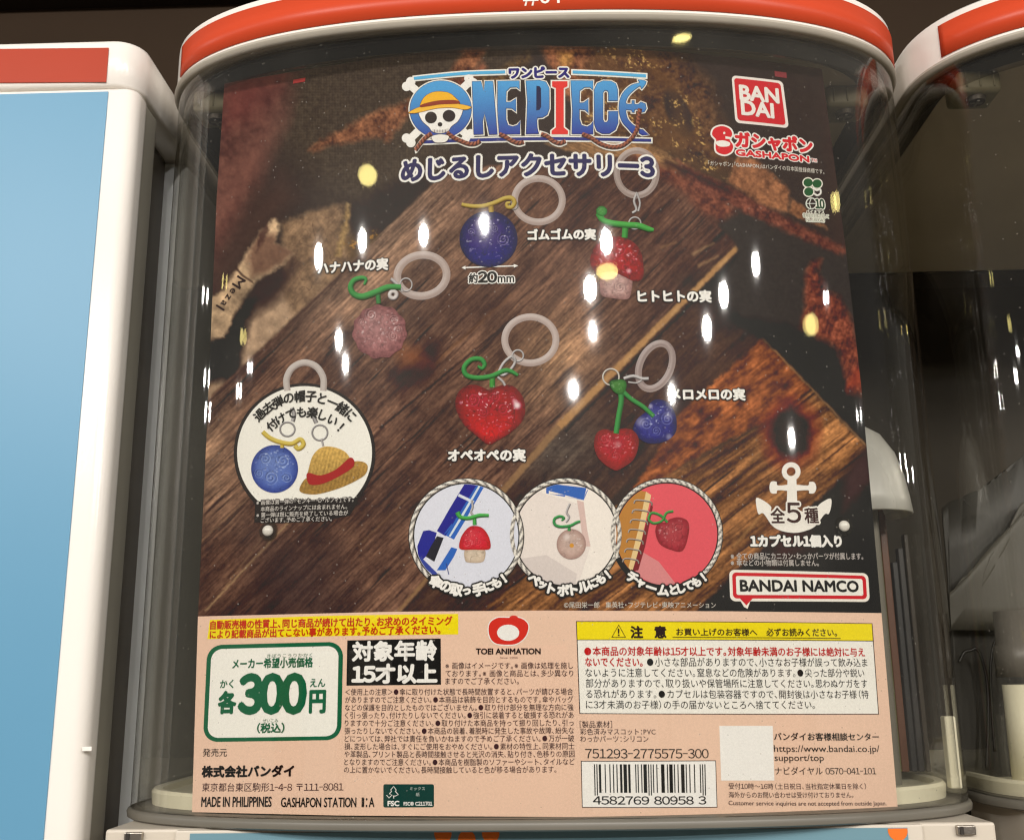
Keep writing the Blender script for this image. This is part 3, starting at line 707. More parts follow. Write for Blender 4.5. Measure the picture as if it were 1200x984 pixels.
# orange dots printed along the top of the teal panel
prt = [c for c in bpy.data.objects if c.name.startswith('printed_panel')][0]
for (px, py, r) in ((519, 972, 9), (575, 974, 9), (547, 983, 9), (1052, 972, 10)):
    c = at_y(px, py, -.0161); rr = r*.00034
    bm = bmesh.new(); bmesh.ops.create_circle(bm, cap_ends=True, segments=28, radius=rr)
    bmesh.ops.rotate(bm, verts=bm.verts, matrix=Matrix.Rotation(math.radians(90), 3, 'X')); bmesh.ops.translate(bm, verts=bm.verts, vec=(c[0], -.01605, min(c[2], -.0044-rr*.25)))
    bmesh.ops.bisect_plane(bm, geom=bm.verts[:]+bm.edges[:]+bm.faces[:], plane_co=(0, 0, -.0046), plane_no=(0, 0, 1), clear_outer=True)
    putbm('printed_dot', bm, M_orange, prt)
# a moulded white cap standing behind the poster at the right
bell = thing('dispenser_cap', 'white bell shaped plastic cap half hidden behind the right edge of the poster', 'cap')
bp = at_y(1013, 590, .045); s_ = .0004
lathe('bell', [(.0001, 16*.0028), (.0022, 16*.0028), (.0026, .0400), (.0036, .0392), (.0090, .0355), (.0142, .0270), (.0172, .0170), (.0186, .0080), (.0194, .0010), (.0186, .0004), (.0172, .0060), (.0150, .0180)], M_white2, bell, (bp[0], bp[1], bp[2]-.006), 48)
lathe('stalk', [(.0001, .03), (.0055, .03), (.0050, .0), (.0046, -.20), (.0001, -.20)], mat('grey inner stalk', (.20, .19, .16), .4), bell, (bp[0], bp[1], bp[2]-.006), 24)
# guide rail at the right inside the machine
bm = bmesh.new(); a = at_y(1122, 945, .03); box(bm, a[0]-.0022, a[0]+.0022, .028, .033, .004, a[2]+.034, .0006); putbm('guide_rail', bm, M_tray, centre)
# thin strips added for the capsules' reflected streaks past the poster's right edge
for k, (px, wd, col) in enumerate(((1026, 3, (.10, .11, .03)), (1033, 2.4, (.14, .15, .04)), (1040, 4, (.12, .045, .02)), (1050, 3, (.022, .022, .022)), (1058, 3, (.035, .033, .032)), (1066, 2.5, (.05, .04, .03)))):
    a = at_y(px, 690, .06); bm = bmesh.new(); wd *= .0004
    box(bm, a[0]-wd, a[0]+wd, .058, .062, .008, .125+.006*((k*7) % 3)-(.03 if k > 2 else 0), .0004)
    r = putbm('reflection_strip', bm, mat('strip %d' % k, col, .3, .5), centre)

right = clear_machine('capsule_machine', 'clear fronted machine at the right edge with no poster and a grey liner inside')
DX = .3385
right.location = (DX, 0, 0)
# contents of the right machine
refl_sheet = thing('reflection_sheet', 'crumpled grey translucent plastic sheet inside the right machine', 'plastic sheet')  # added sheets stand in for a reflection in the clear front
def sheet(pts, Y, m, parent, th=.0006, amp=.0008, name='dark_reflection'):
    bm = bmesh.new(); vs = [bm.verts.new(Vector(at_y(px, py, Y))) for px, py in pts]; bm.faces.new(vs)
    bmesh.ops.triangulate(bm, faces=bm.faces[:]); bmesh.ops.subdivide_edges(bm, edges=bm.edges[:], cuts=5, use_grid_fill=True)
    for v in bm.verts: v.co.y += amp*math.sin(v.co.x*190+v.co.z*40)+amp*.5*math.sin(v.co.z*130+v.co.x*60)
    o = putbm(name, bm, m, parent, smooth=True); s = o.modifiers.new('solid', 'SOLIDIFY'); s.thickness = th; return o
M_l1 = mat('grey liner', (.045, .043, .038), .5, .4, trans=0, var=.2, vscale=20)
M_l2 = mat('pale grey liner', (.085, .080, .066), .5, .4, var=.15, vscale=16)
sheet([(1104, 596), (1112, 588), (1126, 584), (1133, 590), (1138, 596), (1146, 575), (1165, 565), (1188, 548), (1196, 536), (1206, 522), (1260, 500), (1260, 960), (1120, 960), (1112, 700)], .075, M_l1, refl_sheet)
sheet([(1216, 580), (1196, 590), (1180, 625), (1160, 650), (1152, 672), (1149, 694), (1146, 682), (1138, 672), (1128, 676), (1118, 690), (1112, 694), (1114, 738), (1260, 738), (1260, 570)], .068, M_l2, refl_sheet, name='pale_reflection')
post = thing('support_post', 'cream post with a grey collar at the lower right behind the clear front', 'post')
a = at_y(1200, 790, .05)
lathe('post_shaft', [(.0001, a[2]-.004), (.0085, a[2]-.004), (.0088, .004), (.0001, .004)], M_tray, post, (a[0]-.0005, a[1], 0), 32)
lathe('collar', [(.0001, a[2]+.026), (.0088, a[2]+.026), (.0090, a[2]+.0125), (.0104, a[2]+.0115), (.0102, a[2]-.0010), (.0001, a[2]-.0010)][::-1], mat('grey collar', (.13, .12, .105), .4), post, (a[0]-.0005, a[1], 0), 32)
cab = thing('cable', 'pair of thin black cables looping beside the cream post', 'cable')
for pts in ([(1124, 776), (1130, 764), (1137, 762), (1144, 760), (1150, 770), (1157, 800), (1158, 850), (1156, 900)], [(1168, 748), (1163, 762), (1161, 790), (1163, 840), (1166, 880)]):
    tube('strand', [tuple(at_y(px, py, .063)) for px, py in pts], .0007, M_cable, cab)

# left machine: boxy, with printed panels
left = thing('capsule_machine', 'boxy cream machine at the left edge with a sky blue front panel', 'capsule machine', 'capsule machines standing side by side')
def rbox(name, x0, x1, y0, y1, z0, z1, r, m, parent, ztop=.002, n=8):
    def ring(o, z):
        P_ = []
        for cx, cy, a0 in ((x1-r, y0+r, -90), (x1-r, y1-r, 0), (x0+r, y1-r, 90), (x0+r, y0+r, 180)):
            for k in range(n+1):
                a = math.radians(a0+90*k/n); P_.append((cx+(r-o)*math.cos(a), cy+(r-o)*math.sin(a), z))
        return np.array(P_)
    q = ztop
    rings = [ring(q*.4, z0), ring(0, z0+q*.4), ring(0, z1-q), ring(q*.3, z1-q*.3), ring(q, z1), ring(q*2, z1+q*.05)]
    v, f = loft(rings, True, True, True); o = sub(name, parent, v, f, m)
    bm = bmesh.new(); bm.from_mesh(o.data); bmesh.ops.recalc_face_normals(bm, faces=bm.faces); bm.to_mesh(o.data); bm.free(); smooth_by_angle(o, 50); return o
FY = -.002; XR = -.1688
zs = at_y(60, 103, FY)[2]; zt = at_y(70, 47, FY)[2]
rbox('door_side_shade', XR-.38, XR-.0006, .0075, .027, -.26, zs-.0010, .004, mat('shaded door side grey', (.27, .255, .21), .35, .4, var=.06), left)  # darker grey puts the shade on the door's side into its colour
dr = rbox('door', XR-.38, XR, FY, .0085+.006, -.26, zs-.0006, .0060, M_white, left)
ld = rbox('lid', XR-.38, XR, FY, .27, zs+.0006, zt, .0125, M_white, left, ztop=.003)
rbox('shaded_gap', XR-.38, XR-.010, .0272, .066, -.26, zs-.001, .004, mat('dark shaded gap', (.10, .085, .065), .5, .4, var=.1), left)  # dark colour stands in for the shade in the gap behind the door
rbox('cabinet', XR-.38, XR-.001, .0665, .27, -.26, zs-.001, .006, mat('pale grey blue cabinet side', (.80, .82, .82), .3, .5, var=.06), left)
def sticker(pts, name, m, parent, y=FY-.0004, r=0):
    bm = bmesh.new(); vs = [bm.verts.new(Vector((*at_y(px, py, FY)[[0]], y, at_y(px, py, FY)[2]))) for px, py in pts]
    f = bm.faces.new(vs); f.normal_update()
    if f.normal.y > 0: f.normal_flip()
    o = putbm(name, bm, m, parent); s = o.modifiers.new('solid', 'SOLIDIFY'); s.thickness = .0003; s.offset = 0; return o
sticker([(-160, 60), (-160, 99), (125, 97), (128, 57)], 'red_sticker', M_red, ld)
xb = at_y(127, 112, FY)[0]; zb = at_y(60, 110, FY)[2]
bm = bmesh.new(); box(bm, XR-.36, xb, FY-.0006, FY+.0005, -.26, zb); putbm('blue_panel', bm, M_blue, dr)
a = at_y(102, 877, FY)
bm = bmesh.new(); box(bm, a[0]-.0018, a[0]+.0018, FY-.0002, FY+.001, a[2]-.0008, a[2]+.0008, .0002); putbm('moulded_nib', bm, M_white, dr)

# walls behind
def wall(name, y, z0, z1, m):
    bm = bmesh.new(); box(bm, -1.6, 1.6, y, y+.02, z0, z1); o = putbm(name, bm, m); o['kind'] = 'structure'; return o
zw = at_y(100, 10, .62)[2]
wall('wall', .62, -.30, zw, M_wall); wall('upper_wall', .60, zw, 1.2, M_walld)
bm = bmesh.new(); box(bm, -1.6, 1.6, -.05, .66, -.29, -.262); o = putbm('counter', bm, mat('dark counter', (.08, .07, .06), .5)); o['kind'] = 'structure'

# aisle floor and shelf added behind the camera, unseen, to reflect in the clear fronts
bm = bmesh.new(); box(bm, -4, 4, -4.6, -.06, -1.06, -1.04); o = putbm('added_aisle_floor', bm, mat('dark shop floor', (.30, .26, .21), .4, .5, var=.2, vscale=3)); o['kind'] = 'structure'
bm = bmesh.new(); box(bm, -2.4, 2.4, -3.2, -2.7, -1.04, .22); sh = putbm('added_shelf', bm, mat('dark shelf front', (.05, .04, .035), .5, .3, var=.2)); sh['kind'] = 'structure'
for k in range(9):
    x = -2.1+k*.5; c = ((.55, .10, .06), (.30, .45, .55), (.60, .55, .48), (.10, .09, .08))[(k*5) % 4]
    for z0_, z1_ in ((-.30, .14), (-.86, -.42)):
        bm = bmesh.new(); box(bm, x-.2, x+.2, -2.7, -2.66, z0_, z1_, .01); putbm('added_shelf_panel', bm, mat('shelf panel %d' % ((k*5) % 4), c, .4, .4), sh)

# ------------------------------------------------------------------ ceiling lamps (the bright spots mirrored in the clear front)
def mirror(px, py, H, off=-.0010):
    c, d = ray(px, py); t = np.linspace(.2, .8, 60001); Pp = c+t[:, None]*d
    a_, b_ = CA+off, CB+off
    v = np.abs((Pp[:, 0]-CX0)/a_)**CN+np.abs((np.minimum(Pp[:, 1], CY0)-CY0)/b_)**CN
    i = int(np.argmax(v < 1)); p = Pp[i]
    gx = CN*np.sign(p[0]-CX0)*abs((p[0]-CX0)/a_)**(CN-1)/a_; gy = CN*np.sign(p[1]-CY0)*abs((p[1]-CY0)/b_)**(CN-1)/b_
    n = np.array([gx, gy, 0]); n /= np.linalg.norm(n); d = d/np.linalg.norm(d); r = d-2*np.dot(d, n)*n
    s = (H-p[2])/r[2] if r[2] > .02 else 6
    return p+r*s, s
def lamp(px, py, tall, col, power, H=CEIL):
    q, s = mirror(px, py, H); l = bpy.data.lights.new('ceiling_lamp', 'POINT'); l.shadow_soft_size = tall/2/FPX*s*1.0
    l.energy = power*(s/4)**2; l.color = col; o = bpy.data.objects.new('ceiling_lamp', l); COL.objects.link(o); o.location = q
WH = (1.0, .95, .90); YE = (1.0, .82, .28)
for px, py, h in ((372, 300, 30), (424, 282, 27), (496, 275, 26), (711, 283, 29), (692, 338, 30), (887, 309, 27), (849, 345, 31), (829, 384, 29),
                  (396, 398, 24), (404, 426, 19), (788, 461, 18), (672, 456, 15), (695, 388, 16), (929, 513, 20), (567, 262, 17)):
    lamp(px, py, h, WH, LAMP)
# lamps farther along the aisle, seen as thin streaks in the corners of the front
for px, py, h in ((238, 346, 20), (240, 442, 22), (241, 482, 24), (278, 458, 18), (291, 430, 12), (970, 348, 14), (1037, 274, 22), (1046, 298, 16), (1061, 540, 20), (1070, 556, 16), (1009, 486, 12)):
    lamp(px, py, h, WH, LAMP*.25)
def downlight(px, py, wide, tall, col, L=15):
    """round warm downlight seen in the front; its disc is turned towards the machines"""
    q, s = mirror(px, py, CEIL); k = s/FPX; l = bpy.data.lights.new('warm_lamp', 'AREA'); l.shape = 'ELLIPSE'; l.size = wide*k; l.size_y = tall*k; l.color = col
    l.energy = L*math.pi*math.pi/4*l.size*l.size_y; o = bpy.data.objects.new('warm_lamp', l); COL.objects.link(o); o.location = q
    o.rotation_euler = (Vector((CX, -.03, .1))-Vector(q)).to_track_quat('-Z', 'Y').to_euler()
for a in ((430, 205, 74, 27), (952, 380, 90, 27), (712, 318, 60, 21), (261, 330, 20, 20), (283, 394, 30, 20), (981, 236, 60, 26), (1063, 386, 30, 12), (800, 44, 70, 10)): downlight(*a, YE)
# ================================================================== the poster card
poster = thing('product_poster', 'printed product poster of fruit charms with a pink notice panel below', 'poster')
LX = ([98, 230, 500, 722, 951], [263, 254, 242.5, 232, 225]); RX = ([81, 290, 460, 718, 957], [963, 991, 1010, 1033, 1053])
TY = ([225, 263, 345, 450, 545, 610, 700, 800, 890, 963, 1053], [104, 98, 84, 67, 56, 53, 55, 62, 71, 81, 96])
MY = ([225, 232, 460, 640, 860, 1033, 1053], [722, 722, 716.5, 715, 716, 718, 718]); BY = ([225, 400, 640, 860, 1053], [951, 955, 956.5, 957, 957])
def card_grid(Ta, Tb, nu, nv):
    u = np.linspace(0, 1, nu); v = np.linspace(0, 1, nv); X = np.empty((nv, nu)); Y = np.empty((nv, nu))
    for j, b in enumerate(v):
        x0, x1 = 263+(225-263)*b, 963+(1053-963)*b
        x = x0+(x1-x0)*u; ya = np.interp(x, *Ta); yb = np.interp(x, *Tb)
        if Ta is TY: y = ya+(yb-ya)*b
        else: y = ya+(yb-ya)*b
        for _ in range(3):
            xl = np.interp(y, *LX); xr = np.interp(y, *RX); x = xl+(xr-xl)*u; y = np.interp(x, *Ta)*(1-b)+np.interp(x, *Tb)*b
        X[j], Y[j] = x, y
    i = np.arange((nv-1)*nu).reshape(nv-1, nu)[:, :-1].ravel(); f = np.stack([i, i+nu, i+nu+1, i+1], -1)
    return X.ravel(), Y.ravel(), f
X, Y, F = card_grid(TY, MY, int(770/PSTEP), int(640/PSTEP)); x, z = card(X, Y)
o = put('picture_panel', bend(x, z, 0), F, print_mat('print picture'), poster, ink(paint_picture(X, Y)*255)); 
X, Y, F = card_grid(MY, BY, 60, 20); x, z = card(X, Y)
put('notice_panel', bend(x, z, 0), F, P((224, 187, 160)), poster)
X, Y, F = card_grid(TY, BY, 40, 40); x, z = card(X, Y); v3 = bend(x, z, -6)
# stiff card behind the print
o = put('card_back', v3, F, mat('white card back', (.6, .57, .5), .6), poster); s = o.modifiers.new('solid', 'SOLIDIFY'); s.thickness = .0006; s.offset = 0
o.location.y = .0004

def shape(pts, col, L, par=None, name='printed_shape', outw=0, outc=(233, 226, 212), **k):
    par = par or poster
    if outw: flat(name+'_edge', grow(pts, outw), P(outc), L-1.0, par)
    return flat(name, pts, P(col), L, par, **k)
GRN = (38, 98, 66); BLK = (46, 32, 30); WHT = (236, 228, 214); RED = (196, 34, 46); NAVY = (44, 44, 92); GREY = (70, 54, 50)

# ---- notice panel -------------------------------------------------------
shape([(246, 726), (391, 721), (537, 719), (537, 743), (390, 745), (243, 748.5)], (250, 208, 38), 1, name='yellow_strip')
T = lambda s, x0, y0, x1, y1, h, c=BLK, L=3, **k: text(s, x0, y0, x1, y1, h, c, L, k.pop('par', poster), **k)
T('自動販売機の性質上、同じ商品が続けて出たり、お求めのタイミング', 246.5, 737.3, 530, 732.2, 10.4, (190, 62, 30), bold=.3)
T('により記載商品が出てこない事があります。予めご了承ください。', 246, 748.0, 516, 742.5, 10.0, (190, 62, 30), bold=.3)
pb = shape(rquad([(243, 755.5), (402.3, 751.5), (399.8, 866.5), (237.8, 869)], 16), GRN, 1, name='price_box')
shape(rquad([(248, 760.3), (397, 756.5), (394.8, 862), (243, 864.2)], 12), (233, 225, 210), 2, pb, name='price_field')
PT = dict(par=pb, L=4)
T('メーカー希望小売価格', 272.5, 783.3, 366.5, 781.2, 11.5, GRN, bold=.35, **PT)
T('きぼうこうりかかく', 313, 770.6, 366, 769.4, 4.6, GRN, **PT)
T('かく', 258, 806, 273.5, 805.6, 9.5, GRN, bold=.25, **PT)
T('各', 256, 835.3, 275.6, 835, 25, GRN, bold=1.3, **PT)
T('300', 280.5, 834.6, 356.5, 834.4, 44, GRN, bold=2.6, **PT)
T('えん', 363.5, 804.6, 381, 804.3, 9.5, GRN, bold=.25, **PT)
T('円', 363, 834.6, 380.6, 834.4, 25.5, GRN, bold=1.1, **PT)
T('（税込）', 301.5, 858.4, 333, 858.0, 11.5, GRN, bold=.4, **PT)
T('ぜいこみ', 308, 846.2, 326, 846, 4.2, GRN, **PT)
ab = shape([(407, 750), (516.5, 747.8), (516.8, 801.8), (406, 803)], (44, 27, 30), 1, name='age_box')
T('対象年齢', 413.2, 774.3, 511.2, 773.0, 22.6, WHT, bold=.95, par=ab)
T('15才以上', 413, 800.2, 511.5, 799.4, 21.6, WHT, bold=1.15, par=ab)
T('発売元', 237.5, 886, 266, 886, 9.6)
T('株式会社バンダイ', 236.7, 910, 344, 909.2, 13, bold=.65)
T('東京都台東区駒形1-4-8 〒111-8081', 236.7, 926.8, 402.4, 926.4, 10.4, (74, 52, 48))
T('MADE IN PHILIPPINES', 236, 944.6, 318, 944.6, 11.6, bold=.25)
T('GASHAPON STATION  II：A', 329.4, 945, 438.6, 945, 11.2, bold=.2)
fs = shape(rquad([(449.3, 918.3), (508.6, 918.3), (508.6, 945.3), (449.3, 945.6)], 2), (38, 72, 62), 1, name='certification_mark')
T('FSC', 454.5, 943.6, 467.7, 943.6, 5.6, WHT, par=fs, bold=.3)
T('FSC® C211701', 473.2, 943.2, 506.6, 943.2, 4.4, WHT, par=fs, bold=.15)
T('ミックス', 480.5, 925.4, 498, 925.4, 4, (190, 196, 186), par=fs)
T('紙', 487.5, 932.4, 491.8, 932.4, 4.4, (190, 196, 186), par=fs)
stroke('mark_line', [(453, 931), (456, 934.5), (459.5, 931), (456.5, 929.5), (459, 926.5), (458, 925), (461.4, 920.8), (464.4, 925), (463.4, 926.6), (466.8, 930.4), (463.4, 932.2), (460.6, 932.2)], 1.0, (222, 222, 210), 3, fs, k=1)
stroke('mark_line', [(461.4, 932), (461.4, 935)], 1.0, (222, 222, 210), 3, fs, k=1)
# studio mark: only its red round field and a plain pale oval are printed here
em = shape(smooth([(595, 723.5), (610, 724), (619, 732), (616, 745), (606, 753.5), (594, 755), (580, 753), (573.5, 744), (573.5, 731), (582, 724)], 5, True), (205, 62, 48), 2, name='studio_emblem', outw=1.2)
shape(ell(595.5, 741, 13, 9.5, 30), WHT, 3, em, name='emblem_oval')
shape(ell(602, 723.4, 5, 2.6, 16), (205, 62, 48), 2.4, em, name='emblem_dot')
T('TOEI ANIMATION', 558, 766.2, 633.4, 766, 6.6, bold=.3)
T('Since 1956', 586, 771.3, 607, 771.3, 2.2, (150, 118, 104))
for k, (s, x1) in enumerate((('※画像はイメージです。※画像は処理を施し', 671.6), ('ております。※画像と商品とは、多少異なり', 671.8), ('ますのでご了承ください。', 608))):
    T(s, 522, 783.6+9.05*k, x1, 783.4+9.05*k, 8.0, GREY, res=2)
body = ['＜使用上の注意＞●傘に取り付けた状態で長時間放置すると、パーツが錆びる場合', 'がありますのでご注意ください。●本商品は装飾を目的とするものです。傘やバッグ',
        'などの保護を目的としたものではございません。●取り付け部分を無理な方向に強', 'く引っ張ったり、付けたりしないでください。●強引に装着すると破損する恐れがあ',
        'りますので十分ご注意ください。●取り付けた本商品を持って振り回したり、引っ', '張ったりしないでください。●本商品の装着、着脱時に発生した事故や故障、紛失な',
        'どについては、弊社では責任を負いかねますので予めご了承ください。●万が一破', '損、変形した場合は、すぐにご使用をおやめください。●素材の特性上、同素材同士',
        'や革製品、プリント製品と長時間接触させると光沢の消失、貼り付き、色移りの原因', 'となりますのでご注意ください。●本商品を樹脂製のソファーやシート、タイルなど',
        'の上に置かないでください。長時間接触していると色が移る場合があります。']
for k, s in enumerate(body):
    T(s, 404.6-.14*k, 814.3+9.1*k, (671.6+.22*k) if k < 10 else 652, 813.9+9.1*k, 8.1, GREY, res=2)
cb = shape([(675, 727.5), (1022.3, 730), (1030, 836.7), (679, 836)], (60, 40, 34), 1, name='caution_box')
shape([(675.9, 728.4), (1021.5, 730.8), (1022.7, 750.2), (676.7, 748.9)], (246, 208, 32), 2, cb, name='caution_header')
shape([(676.8, 749.8), (1022.8, 751.2), (1029, 835.8), (680, 835.1)], (235, 224, 210), 2, cb, name='caution_field')
C4 = dict(par=cb, L=4)
stroke('warning_triangle', [(725, 732), (733, 746.3), (717, 746.3)], 1.3, (60, 44, 20), 4, cb, closed=True, k=1)
T('!', 724.3, 744.6, 725.8, 744.6, 8.4, (60, 44, 20), bold=.3, **C4)
T('注', 739.5, 747, 753.2, 747, 13.6, (56, 40, 20), bold=.6, **C4); T('意', 767.5, 747, 780.6, 747, 13.6, (56, 40, 20), bold=.6, **C4)
T('お買い上げのお客様へ', 792.7, 744.3, 887.3, 744.8, 8.6, (60, 44, 20), bold=.15, **C4); T('必ずお読みください。', 898.3, 745, 980.7, 745.4, 9.2, (60, 44, 20), bold=.15, **C4)
shape([(788, 745.9), (985, 747.3), (985, 748.1), (788, 746.7)], (60, 44, 20), 4, cb, name='underline')
T('●本商品の対象年齢は15才以上です。対象年齢未満のお子様には絶対に与え', 685, 768.0, 1013.3, 768.9, 10.6, (186, 44, 40), bold=.2, **C4)
T('ないでください。', 686, 780.4, 753, 780.5, 10.2, (186, 44, 40), bold=.2, **C4)
T('●小さな部品がありますので、小さなお子様が誤って飲み込ま', 758.3, 780.6, 1016.6, 781.0, 10.4, **C4)
T('ないように注意してください。窒息などの危険があります。●尖った部分や鋭い', 686, 793, 1013, 793.2, 10.4, **C4)
T('部分がありますので、取り扱いや保管場所に注意してください。思わぬケガをす', 686.6, 805.3, 1016.7, 805.6, 10.4, **C4)
T('る恐れがあります。●カプセルは包装容器ですので、開封後は小さなお子様（特', 686.8, 817.8, 1018, 818.2, 10.4, **C4)
T('に3才未満のお子様）の手の届かないところへ捨ててください。', 686.8, 830.3, 955, 830.4, 10.4, **C4)
T('［製品素材］', 679.5, 852.4, 717.3, 852.4, 8.2, GREY); T('彩色済みマスコット：PVC', 680, 860.5, 768.3, 860.5, 7.6, GREY); T('わっかパーツ：シリコン', 680, 868.8, 760, 868.8, 7.4, GREY)
T('751293-2775575-300', 686, 888.0, 830.7, 888.0, 11.2)
bc = shape([(680.7, 891), (839, 890.4), (840.7, 945.7), (682, 945.8)], (60, 42, 38), 1, name='barcode_label')
shape([(681.6, 891.9), (838.2, 891.3), (839.8, 944.8), (682.8, 944.9)], WHT, 2, bc, name='barcode_field')
# EAN bars
Lc = ['0001101', '0011001', '0010011', '0111101', '0100011', '0110001', '0101111', '0111011', '0110111', '0001011']
par_ = {'4': 'LGLLGG'}; code = '4582769809583'; bits = '101'
for d, p_ in zip(code[1:7], 'LGLLGG'):
    b = Lc[int(d)]; bits += b if p_ == 'L' else ''.join('1' if c == '0' else '0' for c in b)[::-1]
bits += '01010'+''.join(''.join('1' if c == '0' else '0' for c in Lc[int(d)]) for d in code[7:])+'101'
i = 0; bars = []
while i < len(bits):
    if bits[i] == '1':
        j = i
        while j < len(bits) and bits[j] == '1': j += 1
        k = (826.7-696)/len(bits); xa = 696+i*k; xb2 = 696+j*k-.12; bt = 931.5 if (i < 3 or i > 91 or 45 <= i < 50) else 928.3
        bars.append([[(xa, 895), (xb2, 895), (xb2+.8, bt), (xa+.8, bt)]]); i = j
    else: i += 1
for b in bars[:]: pass
o = flat('bars', [b for b in bars], P((40, 28, 26)), 3, bc)
T('4582769 80958 3', 695, 941.9, 827.6, 941.9, 9.6, par=bc, bold=.15)
shape([(843, 850), (905.5, 850), (907.4, 914), (845, 914)], WHT, 1, name='blank_white_square')
T('バンダイお客様相談センター', 907.3, 867, 1030, 867.3, 9, BLK, bold=.15); T('https://www.bandai.co.jp/', 907.3, 883, 1031, 883, 10.4); T('support/top', 908, 893.6, 965.7, 893.6, 10.2)
T('ナビダイヤル 0570-041-101', 908.3, 907.2, 1027, 907.2, 9.2); T('受付10時〜16時（土日祝日、当社指定休業日を除く）', 854, 924.2, 1015, 924.3, 7.4, GREY)
T('海外からのお問い合わせは受け付けておりません。', 854, 934.2, 1000, 934.3, 7.2, GREY); T('Customer service inquiries are not accepted from outside Japan.', 854, 944.4, 1039, 944.6, 6.8, GREY)

# ---- title ---------------------------------------------------------------
ti = thing('title_logo', '', ''); del ti['label'], ti['category']; ti.parent = poster
BLU = ((84, 152, 200), (58, 68, 142)); _, z_hi = card(650, 98); _, z_lo = card(650, 158)
pic = print_mat('print picture')
def blue(name, pts, L=6.5, outw=1.7):
    pats = [pts] if np.isscalar(pts[0][0]) else pts
    flat(name+'_edge', grow(pats[0], outw), P((234, 228, 210)), 3.4, ti)
    flat(name+'_keyline', grow(pats[0], .55), P((46, 44, 70)), L-1, ti)
    return flat(name, [[list(q) for q in pats]] if len(pats) > 1 else pats[0], pic, L, ti, grad=((z_hi, BLU[0]), (z_lo, BLU[1])))
# bars and rope
for pts, col in (([(485, 92.5), (540, 87), (592, 85)], (92, 168, 206)), ([(671, 85), (715, 87), (757, 89.6)], (92, 168, 206)), ([(494, 167), (560, 164.5), (640, 163), (700, 163.6), (763, 165)], (54, 60, 118))):
    p = smooth(pts, 5); up = [(a, b-1.8) for a, b in p]; dn = [(a, b+1.8) for a, b in p][::-1]
    flat('bar_edge', grow(up+dn, 1.7), P((234, 228, 210)), 2.2, ti); flat('bar', up+dn, P(col), 4.6, ti)
# bones
for (x0, y0, x1, y1) in ((479, 99, 549, 160), (552, 95, 479, 165)):
    a = math.atan2(y1-y0, x1-x0); nx, ny = -math.sin(a), math.cos(a); w = 3.4
    def knob(x, y, s):
        cx, cy = x+nx*3.6*s, y+ny*3.6*s; return (cx, cy)
    L_ = []
    for (ex, ey, sg) in ((x0, y0, -1), (x1, y1, 1)):
        for s in (-1, 1):
            kx, ky = ex+nx*3.7*s*sg, ey+ny*3.7*s*sg
            for q in range(7):
                t = a+math.pi/2*s*sg*1.0+(-s*sg)*(-.6+q/6*3.0) if False else None
            L_.append((kx, ky))
    shape([(x0+nx*w, y0+ny*w), (x1+nx*w, y1+ny*w), (x1-nx*w, y1-ny*w), (x0-nx*w, y0-ny*w)], (232, 226, 216), 4.6, ti, name='bone', outw=1.1)
    for kx, ky in L_:
        shape(ell(kx, ky, 4.4, 4.4, 20), (232, 226, 216), 4.7, ti, name='bone_end', outw=1.1)
# ring letter, drawn as a ring with a plain skull badge over it
ring_o = ell(516.5, 129, 36, 33.4, 60, rot=-4); 
flat('letter_edge', grow(ring_o, 1.8), P((234, 228, 210)), 5.2, ti); flat('letter_keyline', grow(ring_o, .5), P((46, 44, 70)), 5.5, ti)
flat('letter', ring_o, pic, 6.5, ti, grad=((z_hi, BLU[0]), (z_lo, BLU[1])))
sk = smooth([(492, 128), (494, 141), (503, 150), (507, 155), (516, 157), (525, 154.5), (529, 149), (538, 141), (541, 126), (516, 122)], 6, True)
e_ = shape(grow(sk, .6), (60, 50, 56), 7.4, ti, name='badge_keyline'); shape(sk, (233, 227, 216), 8.4, ti, name='badge')
for cx, cy, rx, ry in ((505.2, 138.8, 7.0, 6.9), (526.3, 136.8, 7.4, 7.0), (515.8, 146.8, 2.7, 2.6)): shape(ell(cx, cy, rx, ry, 30), (56, 50, 42), 9.6, ti, name='badge_hollow')
shape(smooth([(507, 152.6), (516, 153.6), (525.5, 151.6), (525, 154.8), (516, 156.4), (508, 155.6)], 4, True), (206, 198, 186), 9.6, ti, name='badge_teeth')
for k in range(5): shape([(509+k*3.2, 153), (509.6+k*3.2, 153), (509.6+k*3.2, 156.2), (509+k*3.2, 156.2)], (90, 76, 72), 10.2, ti, name='tooth_line')
shape(smooth([(506, 161), (516, 158.5), (526, 160.5), (523, 166.5), (516, 168), (509, 167)], 5, True), (228, 221, 208), 8.6, ti, name='badge_chin', outw=.6, outc=(90, 76, 72))
shape(smooth([(479, 133), (490, 127.2), (505, 124), (525, 122.6), (540, 123.4), (552, 126.6), (545, 129.5), (530, 127.2), (512, 128), (496, 131.6), (486, 133.6)], 5, True), (240, 176, 62), 9.8, ti, name='cap_brim', outw=.5, outc=(96, 56, 30))
shape(smooth([(494, 126.5), (496, 117), (504, 110.5), (514, 108.4), (526, 110), (534, 116), (538, 122.8), (516, 123.5)], 5, True), (245, 172, 48), 10.0, ti, name='cap_crown', outw=.5, outc=(96, 56, 30))
shape(smooth([(494, 126.9), (495, 123.4), (514, 119), (534, 118.6), (538, 122.6), (516, 123.6)], 5, True), (140, 66, 44), 11.4, ti, name='cap_band')
